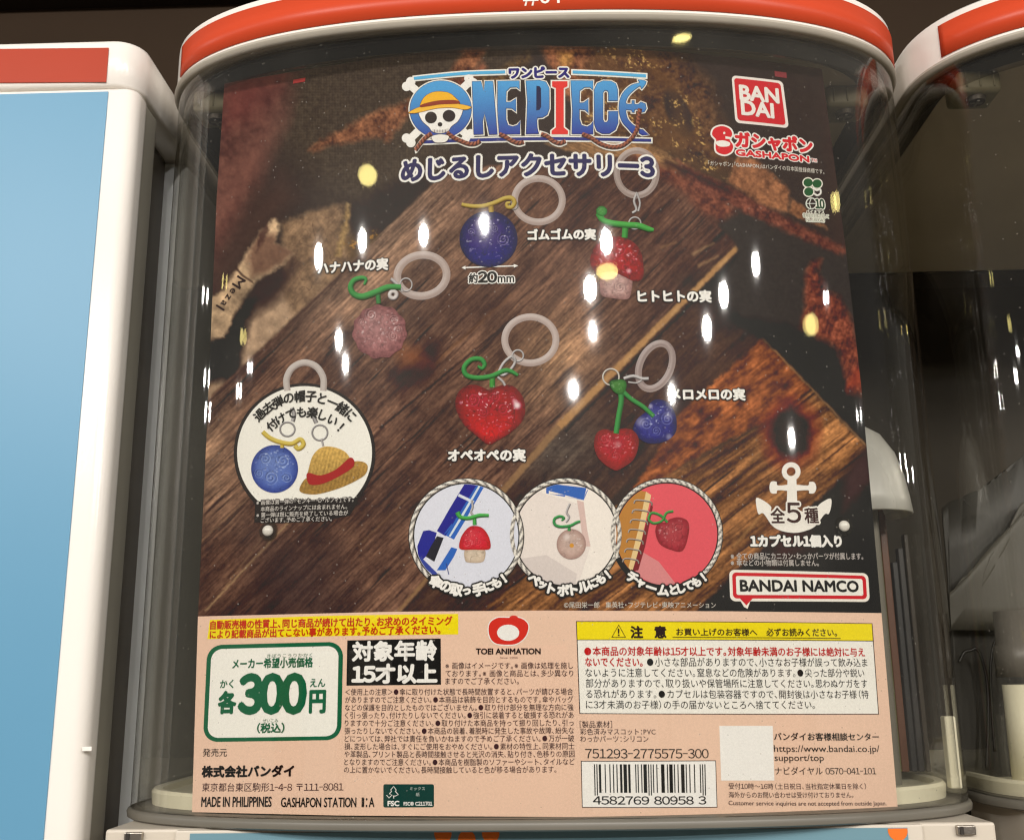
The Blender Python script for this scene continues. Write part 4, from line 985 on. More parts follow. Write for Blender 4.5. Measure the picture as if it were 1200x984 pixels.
# letters of the second and third words
def ST(x0, x1, y0, y1): return [(x0, y0), (x1, y0), (x1, y1), (x0, y1)]
blue('letter', [(553.5, 96.5), (563.5, 96.3), (567, 107.5), (568.6, 96.2), (577.5, 96), (579.5, 120), (582.6, 158), (573.5, 158.2), (572, 150), (568, 134), (565.5, 143), (566.2, 157.8), (555.5, 158.2), (554.6, 130)])
blue('letter', [(583.4, 96), (608.4, 95.6), (608.8, 105.5), (605.5, 102.6), (598, 103), (593.2, 108), (592.8, 120.6), (598.5, 120.5), (604.4, 116.5), (604.6, 131.4), (600, 127.6), (592.8, 127.2), (593, 141), (595.4, 147.6), (601, 149.2), (606.4, 147.4), (609.8, 142), (609.2, 157.6), (585.2, 158), (583.2, 130)])
blue('letter', [[(616.5, 95.6), (632, 95), (639.6, 97), (643.4, 104), (643.6, 128), (641.2, 135), (636, 138.2), (629.6, 138.8), (629, 142), (629.4, 150), (631, 157.2), (616.8, 157.6), (618.2, 120)], [(628.6, 101.5), (632.4, 101.8), (634, 104.6), (634.2, 126), (632.4, 129.6), (628.4, 130.4)][::-1]])
blue('letter', [(669, 95.4), (694.6, 95.6), (694.8, 106.2), (691.4, 102.8), (685, 103), (679.2, 107.2), (678.8, 121.4), (684, 121.2), (689.2, 117.2), (689.4, 133.2), (685.6, 129.4), (678.8, 128.6), (678.8, 140), (681.4, 147.6), (688, 149.4), (692.6, 147), (695.4, 142), (694.8, 157.6), (670.2, 157.4), (671, 130)])
blue('letter', [(707, 95.6), (716, 96), (721.4, 99), (723.6, 106), (723.6, 118.6), (713.2, 118.6), (713, 109), (711.4, 106.6), (708, 106.8), (706.4, 109.6), (706.4, 141), (708.4, 144.2), (711.4, 144), (713, 141), (713.2, 131.4), (724, 131.4), (724, 145), (721, 152.6), (714, 157.2), (705.6, 157.2), (699.6, 154), (696.6, 146), (696.4, 106), (700, 98.4)])
blue('letter', smooth([(757, 96.5), (748, 94.5), (749.4, 97.8), (740, 100.6), (731.4, 108), (726.4, 118), (725.6, 131), (729, 143), (736, 151.4), (742.6, 157.6), (748.6, 152), (741.6, 147), (735.4, 140), (733.2, 130), (737, 129.4), (744, 129.6), (744, 123.2), (733.6, 122.4), (735.4, 114.4), (741.6, 107.4), (750, 101.4), (752, 104.6)], 3, True))
blue('letter', [(740.6, 118.8), (743.2, 118.8), (743.2, 123), (748, 123.2), (751, 120.4), (756, 122.4), (757.2, 127.6), (755, 131.6), (750.6, 132.4), (747.4, 128.8), (743.2, 128.6), (743.2, 132.4), (740.6, 132.2)])
blue('letter', [(749.6, 152), (753.6, 153), (760.4, 158.6), (752.6, 158.8), (748.8, 156.6)])
# the tall middle letter: plain red bar with feet
flat('letter_edge', grow([(647, 96), (665, 96), (665, 102), (660.6, 104), (660.6, 150), (665.6, 154), (665.6, 158), (646.4, 158), (646.4, 154), (651.4, 150), (651.4, 104), (647, 102)], 1.7), P((234, 228, 210)), 3.6, ti)
shape([(647, 96), (665, 96), (665, 102), (660.6, 104), (660.6, 150), (665.6, 154), (665.6, 158), (646.4, 158), (646.4, 154), (651.4, 150), (651.4, 104), (647, 102)], (216, 62, 52), 6.5, ti, name='letter')
ropes = ([(506, 157), (498, 163), (492, 170), (487, 177)], [(524, 156), (530, 161), (540, 166), (550, 169.5), (558, 169), (563, 166)], [(585, 158), (592, 161), (600, 166), (608, 168.4), (614, 167)], [(634, 158), (641, 160.4), (648, 166), (656, 168.6), (663, 166)],
         [(682, 158), (692, 162), (703, 169), (716, 173), (729, 171.5), (740, 163), (746.5, 152), (748, 140), (750, 128)])
for r_ in ropes:
    p = smooth(r_, 5); up = [(a, b-2.6) for a, b in p]; dn = [(a, b+2.6) for a, b in p][::-1]
    flat('rope_edge', grow(up+dn, 1.6), P((234, 228, 210)), 3.2, ti); stroke('rope', r_, 5.2, (140, 84, 60), 7.6, ti, twist=4.5)
text('ワンピース', 597, 92.4, 666.5, 91.6, 12.2, (52, 48, 108), 4.4, ti, bold=1.1, out=1.9)
text('めじるしアクセサリー3', 471, 213.6, 766.5, 209, 25.5, (56, 54, 84), 5, ti, bold=1.5, out=2.6)

# ---- charm names -----------------------------------------------------------
NM = dict(bold=.75, out=1.3, outcol=(52, 36, 30))
T('ゴムゴムの実', 619, 282.2, 698, 281.2, 12.6, WHT, 5, **NM); T('ヒトヒトの実', 748, 354.4, 833.5, 354.4, 13.6, WHT, 5, **NM)
T('メロメロの実', 785.5, 469, 873, 469, 13.4, WHT, 5, **NM); T('ハナハナの実', 373, 321.8, 454.5, 316.2, 13.4, WHT, 5, **NM)
T('オペオペの実', 525.5, 540.6, 615.5, 540.4, 14, WHT, 5, **NM)
T('約', 549.6, 332, 559.6, 331.8, 11, BLK, 5, bold=.4, out=1.2); T('20', 560.6, 331.4, 582, 331.2, 12.4, BLK, 5, bold=.8, out=1.2); T('mm', 583.6, 331.4, 602.4, 331.2, 7, BLK, 5, bold=.3, out=1.2)
shape([(541, 313.8), (545.6, 311.6), (545.4, 313.1), (602, 311.1), (602, 309.6), (607.4, 311.6), (602.2, 314), (602.1, 312.5), (545.5, 314.6), (545.7, 316.2)], WHT, 3, name='size_arrow')

# ---- printed charms ----------------------------------------------------------
def spirals(x, y, cs, w=.20):
    """raised swirl relief printed on the fruit: list of (cx, cy, radius, turn sign, phase)"""
    s = np.zeros(x.shape)
    for cx, cy, R, sg, ph in cs:
        dx, dy = x-cx, y-cy; r = np.hypot(dx, dy); th = np.arctan2(dy, dx)*sg+ph
        q = (r/(R*.44)-th/(2*math.pi)) % 1.0
        s = np.maximum(s, np.clip(1-np.abs(q-.5)/w, 0, 1)*np.clip((R-r)/(R*.2), 0, 1))
    return s
def fruit_fn(base, dark, light, cs, c, R, li=(-.35, -.5), relief=.55, gloss=(), rim=None, speck=.25, glow=None, spark=.6):
    base, dark, light = map(lambda a: np.asarray(a, float), (base, dark, light))
    def fn(x, y, r):
        u = (x-c[0])/R; v = (y-c[1])/R; d = np.clip(1-np.hypot(u-li[0]*.6, v-li[1]*.6)/1.2, 0, 1)[:, None]
        C = base*(1-d*.35)+light*d*.35*.75; e = np.clip((r-.55)/.45, 0, 1)[:, None]**1.4; C = C*(1-e*.75)+dark*e*.75
        if glow is not None:
            g = (np.clip((v-.05)/.7, 0, 1)*np.clip((1-r)*4, 0, 1))[:, None]; C = C*(1-g*.8)+np.asarray(glow, float)*g*.8
        n = fbm(x/3.2, y/3.2, int(c[0]), 3)[:, None]-.5; C = C*(1+speck*1.5*n)
        cell = np.abs(fbm(x/7, y/7, int(c[1]), 2)-.5)[:, None]; C = C*(1-.35*spark*np.clip(1-cell/.03, 0, 1))
        s = spirals(x, y, cs)[:, None]; s2 = spirals(x+1.0, y+1.1, cs)[:, None]
        C = C*(1-.7*relief*s2); C = C*(1-relief*1.3*s)+light*relief*1.3*s
        nn = np.clip((fbm(x/3.0+y/9, y/1.9, int(c[1])+7, 2)-.74)*12, 0, 1)[:, None]*np.clip((.92-r)*6, 0, 1)[:, None]*np.clip(.9-v, .1, 1)[:, None]*spark
        C = C*(1-nn)+(light*.5+120)*nn
        for gx, gy, gr, ga in gloss:
            g = np.exp(-(((x-gx)/gr)**2+((y-gy)/gr)**2)**1.5)[:, None]*ga; C = C*(1-g)+np.array((240, 232, 226))*g
        return C
    return fn
def charm(label):
    e = bpy.data.objects.new('printed_charm', None); COL.objects.link(e); e.parent = poster; e['label'] = label; e.empty_display_size = .01; return e
def ring_pic(cx, cy, rx, ry, w, par, rot=0, L=3, col=(184, 164, 152), a0=0, a1=360):
    cl = a1-a0 == 360
    return stroke('silicone_ring', ell(cx, cy, rx-w/2, ry-w/2, 48, a0, a1, rot), w, col, L, par, closed=cl, k=1, hi=(232, 218, 210), lo=(176, 156, 146), alpha=.74)
def wire(pts, w, par, L=4, closed=False, col=(150, 142, 136)): return stroke('metal_clasp', pts, w, col, L, par, closed=closed, hi=(236, 232, 228), lo=(52, 44, 40), k=3 if not closed else 1)
SG = (54, 118, 56)
# rubber fruit
ch = charm('printed dark blue round swirled fruit with a mustard stem')
ring_pic(631, 235, 32, 29.5, 8, ch, L=2)
wire(ell(602, 241, 5, 5, 20), 1.6, ch, 3, True, (90, 84, 78))
stroke('stem', [(541, 240), (552, 242), (566, 242), (580, 238), (592, 233), (600, 233), (603, 238), (600, 243), (595, 243), (594, 239), (598, 238)], 5, (166, 138, 58), 6, ch, hi=(214, 192, 110), lo=(108, 84, 26), taper=[.8, 1, 1, 1.1, 1, .8, .6])
stroke('stem', [(575, 240), (576, 249)], 6, (150, 122, 48), 5.4, ch)
blob('fruit', ell(572.5, 280.5, 34, 33, 64), fruit_fn((44, 34, 92), (30, 22, 60), (176, 166, 196), [(590, 281, 8, 1, .3), (565, 262, 7, -1, 1), (552, 272, 5, 1, 2), (580, 268, 5, 1, 0)], (572, 281), 34, relief=.5, speck=.14, glow=(44, 38, 112), spark=.9, gloss=((562, 262, 5, .5), (568, 290, 14, .0))), 4.5, ch, 34)
# flower fruit
ch = charm('printed dusty pink knobbly fruit with a curled green stem')
ring_pic(494.5, 323, 33.5, 28.5, 9, ch, rot=-8, L=2)
ol = [(445+31.5*(1+.035*math.sin(a*11))*math.cos(a), 389+31*(1+.035*math.sin(a*11+1))*math.sin(a)) for a in np.linspace(0, 2*math.pi, 88, endpoint=False)]
blob('fruit', ol, fruit_fn((146, 96, 92), (112, 70, 66), (222, 190, 182), [(435, 369, 8, 1, 0), (462, 375, 6, -1, 1), (467, 386, 5, 1, 2), (461, 394, 6, 1, 0), (425, 378, 5, -1, 0)], (445, 389), 31, relief=.45, speck=.3), 4.5, ch, 32)
wire(ell(476, 334, 7, 7.5, 24), 1.8, ch, 5, True); wire([(458, 327), (463, 331), (468, 336), (472, 342)], 4, ch, 5); wire(ell(461, 346, 4, 4, 16), 5, ch, 5.5, True, (178, 166, 158))
stroke('stem', [(427, 334), (429, 328), (424, 326), (415, 329), (411, 337), (415, 345), (425, 348), (440, 343), (455, 337), (470, 337)], 6.4, SG, 6.6, ch, taper=[.4, .7, .9, 1, 1.1, 1.2, 1.1, 1])
stroke('stem', [(443, 344), (444, 356)], 5.4, (50, 104, 52), 6, ch)
# mushroom fruit
ch = charm('printed red mushroom shaped fruit with a pale base and green stem')
ring_pic(746, 203, 27, 30, 7.5, ch, L=1.4, col=(160, 140, 128))
wire([(747, 226), (743, 236), (746, 246), (741, 250)], 3, ch, 4); wire([(746, 226), (750, 238), (748, 248)], 2.4, ch, 4.2); wire(ell(744, 262, 7, 7, 20), 1.8, ch, 4, True)
blob('fruit_base', smooth([(705, 320), (703, 338), (706, 347), (720, 350), (734, 351), (739, 345), (740, 325), (722, 316)], 8, True), fruit_fn((176, 138, 128), (120, 84, 76), (222, 196, 184), [(727, 337, 7, 1, 0), (714, 333, 5, -1, 0)], (720, 335), 18, relief=.4), 3.6, ch, 16)
blob('fruit_cap', smooth([(692, 310), (693, 298), (700, 286), (712, 279), (728, 278), (743, 285), (751, 296), (754, 312), (753, 326), (744, 330), (730, 324), (716, 318), (700, 320)], 7, True), fruit_fn((150, 22, 30), (96, 14, 22), (222, 110, 108), [(727, 293, 8, 1, 0), (742, 305, 6, -1, 1), (712, 300, 7, 1, 2), (733, 314, 6, 1, 2)], (722, 303), 32, relief=.35, speck=.35, spark=1, gloss=((737, 318, 3, .6),)), 5, ch, 28)
stroke('stem', [(702, 250), (706, 258), (716, 262), (732, 264), (748, 265), (760, 269), (766, 270)], 7, (60, 132, 54), 6.6, ch, taper=[1.3, .9, 1, 1, 1, .9, .5])
blob('stem_tip', ell(705, 248, 6.5, 6, 24), fruit_fn((66, 132, 58), (36, 84, 34), (160, 196, 130), [], (705, 247), 6, relief=0, speck=.05), 7.4, ch, 6)
stroke('stem', [(733, 265), (732, 279)], 7, (56, 124, 50), 6, ch)
# heart fruit
ch = charm('printed glossy red heart shaped fruit below a round ring')
ring_pic(621.5, 398.5, 34, 31, 8, ch, L=2, col=(190, 170, 158))
hp = smooth([(534, 478), (536, 462), (545, 453), (556, 451), (566, 454), (574, 457), (586, 452), (600, 452), (611, 462), (615.5, 477), (613, 492), (600, 506), (584, 516), (572, 521), (560, 512), (544, 498)], 6, True)
blob('fruit', hp, fruit_fn((150, 12, 26), (92, 8, 18), (232, 130, 128), [(555, 468, 10, 1, 0), (580, 466, 7, -1, 1), (590, 480, 9, 1, 2), (566, 484, 7, -1, 2), (600, 464, 5, 1, 1)], (574, 480), 42, relief=.3, speck=.2, glow=(206, 26, 38), spark=1, gloss=((606, 475, 4.5, .85), (603, 470, 3, .5), (540, 472, 2, .4))), 4.6, ch, 36, cen=(574, 484))
wire([(584, 438), (590, 426), (600, 418), (604, 424), (598, 434), (590, 440), (584, 438)], 3.4, ch, 5); wire([(583, 442), (589, 447), (592, 452)], 3, ch, 5); wire(ell(607, 417, 6.5, 6.5, 24), 2, ch, 5, True)
stroke('stem', [(560, 429), (565, 432), (568, 427), (563, 421), (552, 422), (544, 431), (547, 440), (560, 443), (576, 441), (590, 435), (598, 435), (607, 440)], 5.6, SG, 6.6, ch, taper=[.5, .8, 1, 1, 1, 1, 1, 1, .6])
stroke('stem', [(577, 441), (577, 454)], 6.4, (60, 122, 50), 6, ch)
# twin heart cherries
ch = charm('printed pair of heart cherries, one red and one blue, on green stalks')
ring_pic(768, 429, 22, 32, 8, ch, rot=24, L=2, col=(154, 134, 126))
bh = smooth([(742, 505), (746, 492), (757, 482), (762, 472), (770, 468), (782, 471), (790, 482), (793, 496), (791, 508), (780, 517), (764, 520), (752, 516)], 6, True)
blob('fruit', bh, fruit_fn((44, 44, 112), (22, 20, 62), (170, 176, 216), [(782, 491, 8, 1, 0), (757, 497, 8, -1, 1), (769, 505, 6, 1, 2)], (768, 496), 27, relief=.4, speck=.2, gloss=((784, 512, 4, .4), (762, 476, 3, .5), (750, 494, 6, .35), (783, 487, 5, .3))), 4, ch, 24)
rh = smooth([(696, 520), (699, 508), (708, 503), (720, 505), (730, 502), (741, 504), (748, 513), (747, 528), (741, 540), (728, 549), (720, 551), (707, 543), (699, 533)], 6, True)
blob('fruit', rh, fruit_fn((158, 30, 36), (100, 16, 22), (226, 126, 116), [(709, 515, 9, 1, 0), (735, 513, 6, -1, 1), (722, 535, 6, 1, 2)], (722, 526), 27, relief=.3, speck=.18, gloss=((724, 521, 4, .3),)), 5, ch, 24)
wire(ell(716, 442, 9.5, 9.5, 28), 2.0, ch, 4.4, True, (176, 164, 146)); wire([(731, 444), (742, 441), (752, 444), (760, 444)], 4, ch, 4.6); wire([(736, 448), (746, 449), (752, 446)], 2, ch, 4.8)
stroke('stalk', [(727, 458), (728, 470), (725, 488), (722, 508)], 6.2, SG, 6, ch); stroke('stalk', [(729, 458), (740, 468), (754, 477), (766, 488)], 5, SG, 6.4, ch)
blob('leaf', smooth([(714, 449), (722, 445), (732, 446), (734, 454), (729, 462), (720, 460)], 5, True), fruit_fn((62, 116, 48), (40, 80, 36), (140, 176, 104), [], (724, 452), 9, relief=0, speck=.1), 7.4, ch, 8)

# ---- round inset with the hat ---------------------------------------------------
hi_ = [(357+82.5*math.cos(t), 531-81.5*math.sin(t)) for t in np.linspace(math.radians(-42), math.radians(222), 70)]
hi_ = hi_+[(300, 588), (297, 612), (336, 613), (392, 609), (410, 600), (417, 586)][::-1][::-1]
io = [(357+83*math.cos(t), 531-82*math.sin(t)) for t in np.linspace(math.radians(-40), math.radians(220), 70)]+[(299, 591), (298, 612), (330, 613), (390, 608), (410, 604), (417, 592)]
ins = shape(io, (50, 34, 32), 2, name='round_inset')
iw = [(357+79*math.cos(t), 530.5-78*math.sin(t)) for t in np.linspace(math.radians(-43), math.radians(227), 70)]
shape(iw, (234, 226, 210), 3, ins, name='inset_field')
stroke('silicone_ring', [(337, 458), (336, 444), (343, 431), (357, 425), (371, 430), (379, 443), (379, 458)], 7.6, (176, 164, 154), 3.8, ins, hi=(205, 194, 184), lo=(140, 124, 114))
chars([(c, 357.5+73.5*math.sin(math.radians(a)), 531-70.5*math.cos(math.radians(a))+4, -a*.98) for c, a in zip('過去弾の帽子と一緒に', np.linspace(-46, 47, 10))], 13, BLK, 8, ins, bold=.45)
chars([(c, 358+56*math.sin(math.radians(a)), 531-54*math.cos(math.radians(a))+6, -a*.9) for c, a in zip('付けても楽しい！', np.linspace(-44, 48, 8))], 12.5, BLK, 8, ins, bold=.45)
wire([(342, 478), (345, 486), (343, 494)], 5, ins, 4.6, col=(130, 124, 118)); wire([(370, 480), (368, 488), (371, 496)], 5, ins, 4.6, col=(130, 124, 118))
wire(ell(337, 503, 8.6, 8.2, 26), 2.2, ins, 4.8, True, (120, 114, 108)); wire(ell(375, 507, 9, 9, 26), 2.2, ins, 4.8, True, (120, 114, 108)); wire([(377, 514), (379, 523)], 2.4, ins, 4.8)
blob('fruit', ell(322, 549.5, 27.5, 28, 56), fruit_fn((84, 106, 172), (40, 52, 112), (188, 202, 228), [(332, 540, 9, 1, 0), (311, 538, 8, -1, 1), (318, 560, 9, 1, 2), (336, 560, 7, -1, 2), (304, 555, 6, 1, 0)], (322, 549), 27, relief=.42, speck=.1), 5, ins, 26)
stroke('stem', [(308, 506), (316, 513), (328, 518), (342, 520), (352, 515), (356, 521), (350, 526), (346, 522)], 5.4, (190, 164, 66), 6.4, ins, hi=(226, 204, 120), lo=(130, 104, 40)); stroke('stem', [(331, 518), (331, 525)], 4.6, (176, 150, 58), 6, ins)
def hatfn(base):
    base = np.asarray(base, float)
    def fn(x, y, r):
        n = fbm(x/1.8, y/1.8, 3, 2)[:, None]-.5; s = np.sin(x*1.5+y*.4)[:, None]*.05
        l = np.clip((560-y)/60, 0, 1)[:, None]; return base*(.80+.30*l+n*.3+s)
    return fn
hat = blob('straw_hat', smooth([(351, 573), (358, 561), (372, 556), (395, 548), (412, 541), (425, 541), (431, 546), (428, 556), (414, 565), (395, 573), (372, 579), (356, 578)], 6, True), hatfn((190, 146, 72)), 5, ins, 16)
blob('hat_crown', smooth([(361, 562), (363, 545), (368, 532), (378, 524), (391, 524), (404, 529), (411, 538), (414, 547), (396, 556), (376, 565)], 6, True), hatfn((206, 164, 84)), 6, ins, 16)
flat('hat_band', smooth([(360, 562), (361, 554), (376, 557), (394, 550), (411, 536), (415, 546), (398, 558), (378, 567), (364, 568)], 4, True), P((158, 30, 40)), 7, ins)
for s, x0, y0, x1, y1 in (('※画像は第一弾の「モンキー・D・ルフィ」です。', 300.6, 592, 414.5, 588), ('本商品のラインナップには含まれません。', 305.7, 599.4, 407, 596.4), ('※第一弾は既に販売を終了している場合が', 300.6, 606.6, 408, 603.8), ('ございます。予めご了承ください。', 305.7, 612.6, 389, 610.6)):
    T(s, x0, y0, x1, y1, 6.0, (214, 204, 192), 4.4, par=ins, res=2, out=.9, outcol=(50, 34, 32))

# ---- three rope-edged insets -------------------------------------------------------
def rope_inset(cx, cy, R, a0, a1, field, L, label=None):
    dk = shape(ell(cx, cy, R, R, 64), (46, 28, 26), L, name='rope_inset', label=label)
    shape(ell(cx, cy, R-7, R-7, 64), field, L+1, dk, name='inset_field')
    stroke('rope_edge', ell(cx, cy, R-3.4, R-3.4, 120, a0, a1), 4.6, (226, 216, 200), L+5.4, dk, k=1, hi=(240, 232, 218), lo=(170, 156, 140), twist=3.4)
    return dk
def clip_poly(pts, cx, cy, R):
    """keep a printed patch inside its round field"""
    out = []
    a = []
    for i in range(len(pts)):
        p, q = np.array(pts[i], float), np.array(pts[(i+1) % len(pts)], float); n = max(1, int(np.hypot(*(q-p))/2))
        for k in range(n): a.append(p+(q-p)*k/n)
    for p in a:
        d = p-np.array([cx, cy]); r = np.hypot(*d); out.append(tuple(p if r <= R else np.array([cx, cy])+d*R/r))
    res = [out[0]]
    for p in out[1:]:
        if np.hypot(p[0]-res[-1][0], p[1]-res[-1][1]) > .4: res.append(p)
    return res
def patch(pts, c, L, par, circ, col_name='inset_patch'): return shape(clip_poly(pts, *circ), c, L, par, name=col_name)
# second (underneath), third, then first on top
c2 = (663, 626, 59.3); i2 = rope_inset(663, 626, 66.5, -50, 228, (222, 208, 196), 1, 'round inset of a pale fruit charm hung on a bottle')
patch([(640, 566), (690, 572), (684, 586), (640, 578)], (58, 98, 168), 3, i2, c2); patch([(606, 600), (634, 574), (636, 578), (676, 590), (680, 592), (692, 640), (676, 690), (720, 690), (735, 620), (720, 560), (688, 568), (684, 586), (632, 572)], (230, 218, 204), 3, i2, c2)
patch([(676, 586), (684, 588), (688, 620), (692, 640), (684, 640), (680, 610)], (206, 176, 164), 3.6, i2, c2); patch([(606, 655), (640, 650), (676, 672), (672, 700), (620, 690)], (206, 192, 182), 3.6, i2, c2)
wire([(668, 590), (664, 600), (667, 606), (663, 612)], 2.6, i2, 5)
blob('fruit', ell(669.5, 637.5, 17.2, 17.8, 40), fruit_fn((190, 160, 144), (146, 116, 104), (226, 206, 192), [], (669, 637), 17, relief=.2, speck=.08, gloss=((664, 629, 4, .4),)), 5, i2, 14)
shape(ell(670, 639, 2.6, 2.6, 14), (200, 140, 52), 6, i2, name='fruit_core')
stroke('stem', [(658, 610), (661, 607), (656, 605), (650, 608), (650, 614), (656, 617), (668, 616), (676, 612), (680, 611)], 3.4, (54, 122, 64), 6.6, i2, taper=[.6, .9, 1, 1, 1, 1, .8]); stroke('stem', [(667, 616), (667, 622)], 3.6, (54, 122, 64), 6.4, i2)
c3 = (781, 626, 59.3); i3 = rope_inset(781, 626, 66.5, -52, 206, (216, 88, 92), 1.5, 'round inset of a red heart charm on a coral notebook')
patch([(720, 580), (737, 572), (757, 576), (748, 620), (738, 668), (728, 664), (715, 620)], (178, 122, 56), 3, i3, c3); patch([(757, 576), (763, 580), (752, 632), (741, 669), (736, 667), (748, 620)], (218, 186, 130), 3.6, i3, c3)
patch([(763, 590), (765, 594), (756, 640), (748, 668), (741, 669), (752, 632)], (120, 42, 44), 3.8, i3, c3); patch([(752, 646), (772, 658), (792, 684), (768, 686), (744, 672)], (206, 130, 126), 3.4, i3, c3)
for k in range(7): wire([(743-k*2.2, 590+k*11.4), (746-k*2.2, 586+k*11.4), (762-k*2.6, 588+k*11.4), (764-k*2.6, 592+k*11.4)], 1.9, i3, 4.6, col=(112, 98, 84))
blob('fruit', smooth([(768, 623), (771, 613), (780, 612), (785, 608), (796, 606), (806, 611), (807, 625), (800, 645), (786, 644), (773, 637)], 6, True), fruit_fn((164, 58, 60), (124, 36, 40), (206, 118, 110), [(780, 622, 7, 1, 0), (795, 618, 7, -1, 1)], (788, 626), 20, relief=.18, speck=.12), 5, i3, 16)
stroke('stem', [(789, 599), (781, 601), (776, 610), (766, 613), (760, 608), (764, 601), (774, 604), (782, 612)], 3.0, (62, 122, 58), 6.6, i3)
c1 = (546.5, 628, 60.6); i1 = rope_inset(546.5, 628, 68, -52, 227, (210, 208, 216), 2, 'round inset of a red mushroom charm hung on a blue umbrella handle')
U1, U2 = (40, 48, 128), (54, 98, 172)
patch([(545, 566), (560, 566), (538, 602), (522, 628), (512, 622), (528, 594)], U1, 3.4, i1, c1, 'handle'); patch([(560, 566), (568, 569), (545, 610), (532, 632), (520, 626), (538, 602)], U2, 3.4, i1, c1, 'handle')
patch([(562, 567), (564, 568), (541, 608), (528, 629), (526, 628), (539, 606)], (200, 210, 226), 4.2, i1, c1, 'highlight'); shape([(538, 578.5), (556, 587), (554.6, 590), (536.6, 581.5)], (206, 208, 218), 4.6, i1, name='handle_band')
patch([(512, 628), (520, 630), (513, 648), (509, 658), (499, 652), (505, 640)], (26, 28, 48), 3.8, i1, c1, 'hinge'); patch([(489, 640), (496, 622), (503, 621), (512, 624), (506, 645), (496, 655), (490, 652)], (44, 50, 132), 3.2, i1, c1, 'ribs')
patch([(519, 657), (529, 641), (536, 643), (532, 652), (522, 668), (512, 668)], U2, 3.6, i1, c1, 'ribs'); patch([(488, 650), (494, 653), (513, 672), (508, 674), (496, 664)], (60, 72, 140), 3.4, i1, c1, 'ribs'); stroke('rib_wire', [(523, 660), (526, 673)], 1, (60, 64, 110), 4, i1, k=1)
wire([(553, 586), (554, 594), (552, 600), (555, 604)], 2.6, i1, 5)
blob('fruit_base', smooth([(546, 643), (545, 656), (550, 659), (563, 659), (568, 655), (567, 643)], 5, True), fruit_fn((206, 184, 158), (170, 148, 124), (226, 210, 188), [], (557, 650), 12, relief=0, speck=.05), 5, i1, 8)
blob('fruit_cap', smooth([(538, 640), (541, 628), (549, 618), (557, 616), (566, 619), (573, 629), (575, 641), (570, 644), (556, 644), (542, 644)], 6, True), fruit_fn((204, 44, 52), (160, 28, 36), (236, 140, 132), [(549, 628, 5, 1, 0), (560, 636, 5, -1, 0), (549, 637, 5, 1, 1)], (556, 631), 18, relief=.3, speck=.06), 6, i1, 18)
stroke('stem', [(536, 600), (540, 606), (550, 607), (562, 604), (573, 604)], 4.6, (64, 138, 62), 7.2, i1, taper=[1.3, 1, 1, 1, .8]); stroke('stem', [(556, 606), (556.5, 615)], 4.4, (64, 138, 62), 7, i1)
CAP = dict(bold=.85, out=1.9, outcol=(46, 28, 26))
chars([('傘', 511, 681.5, -24), ('の', 522.5, 687, -16), ('取', 535, 691, -8), ('っ', 547, 693, 0, .8), ('手', 561, 690.5, 10), ('に', 572.5, 687.5, 20, .85), ('も', 581.5, 683, 27, .85), ('！', 590.5, 677.5, 35, .9)], 12.5, WHT, 10, i1, **CAP)
chars([('ペ', 626, 679, -32), ('ッ', 635.5, 685.5, -26, .8), ('ト', 646.5, 689.5, -16), ('ボ', 660, 691.5, -4), ('ト', 672.5, 690.5, 8), ('ル', 684, 687.5, 14), ('に', 694.6, 683.5, 24, .85), ('も', 703.5, 678.5, 30, .85), ('！', 712, 672.8, 38, .9)], 12, WHT, 10, i2, **CAP)
chars([('チ', 741, 676.5, -34), ('ャ', 750.5, 683.5, -28, .8), ('ー', 763, 688.5, -18), ('ム', 777, 691.5, -4), ('と', 789, 690.8, 6, .85), ('し', 798, 689, 14, .85), ('て', 806.6, 686.4, 20, .85), ('も', 815.4, 682, 27, .85), ('！', 824, 676, 36, .9)], 12, WHT, 10, i3, **CAP)
T('©尾田栄一郎　集英社・フジテレビ・東映アニメーション', 661, 712.3, 839, 712.3, 7.2, (206, 196, 180), 3)

# ---- right-hand marks -----------------------------------------------------------------
bd_ = shape(rquad([(857.2, 88.6), (917.2, 95.4), (924.4, 150.6), (861.8, 144.2)], 5), (230, 216, 204), 2, name='maker_badge')
shape(rquad([(860, 91.8), (914.4, 98), (920.8, 147.2), (864.4, 141.4)], 3.5), (198, 40, 48), 3, bd_, name='badge_field')
for s, a in (('BAN', (867.6, 117, 912.6, 121.4, 16.2)), ('DAI', (869.6, 134.4, 906.6, 138.8, 16.2))): T(s, *a, (234, 220, 208), 5, par=bd_, bold=1.1)
T('ガシャポン', 862.5, 173, 952, 181, 17.5, (204, 44, 48), 5, bold=1.3, out=1.8, outcol=(236, 222, 210)); T('GASHAPON', 862.7, 182.6, 948, 190.8, 6.8, (204, 44, 48), 5, bold=.7, out=1.3, outcol=(236, 222, 210)); T('™', 950.5, 190, 957, 190.6, 3.6, (204, 44, 48), 5, out=.8)
cm = shape(smooth([(846, 148.2), (855, 151.5), (858, 158), (855, 164), (859, 171), (857, 178), (849, 181.5), (840, 178), (838.5, 170), (839, 164), (834.4, 158), (837, 151)], 5, True), (204, 44, 48), 3, name='capsule_mark', outw=1.9, outc=(236, 222, 210))
shape(smooth([(839, 166.5), (847, 165), (855, 167.6), (854, 171.6), (845, 172.4), (840, 170.4)], 5, True), (236, 222, 210), 4, cm, name='mark_oval'); shape([(850, 160.2), (858, 161.6), (857.4, 163.8), (850, 163)], (236, 222, 210), 4, cm, name='mark_slot'); shape(ell(848.6, 156.4, 1.4, 1.4, 12), (236, 222, 210), 4, cm, name='mark_eye')
T('「ガシャポン」「GASHAPON」はバンダイの日本国登録商標です。', 830, 194.4, 966, 204.6, 5.6, (216, 206, 190), 3, res=2)
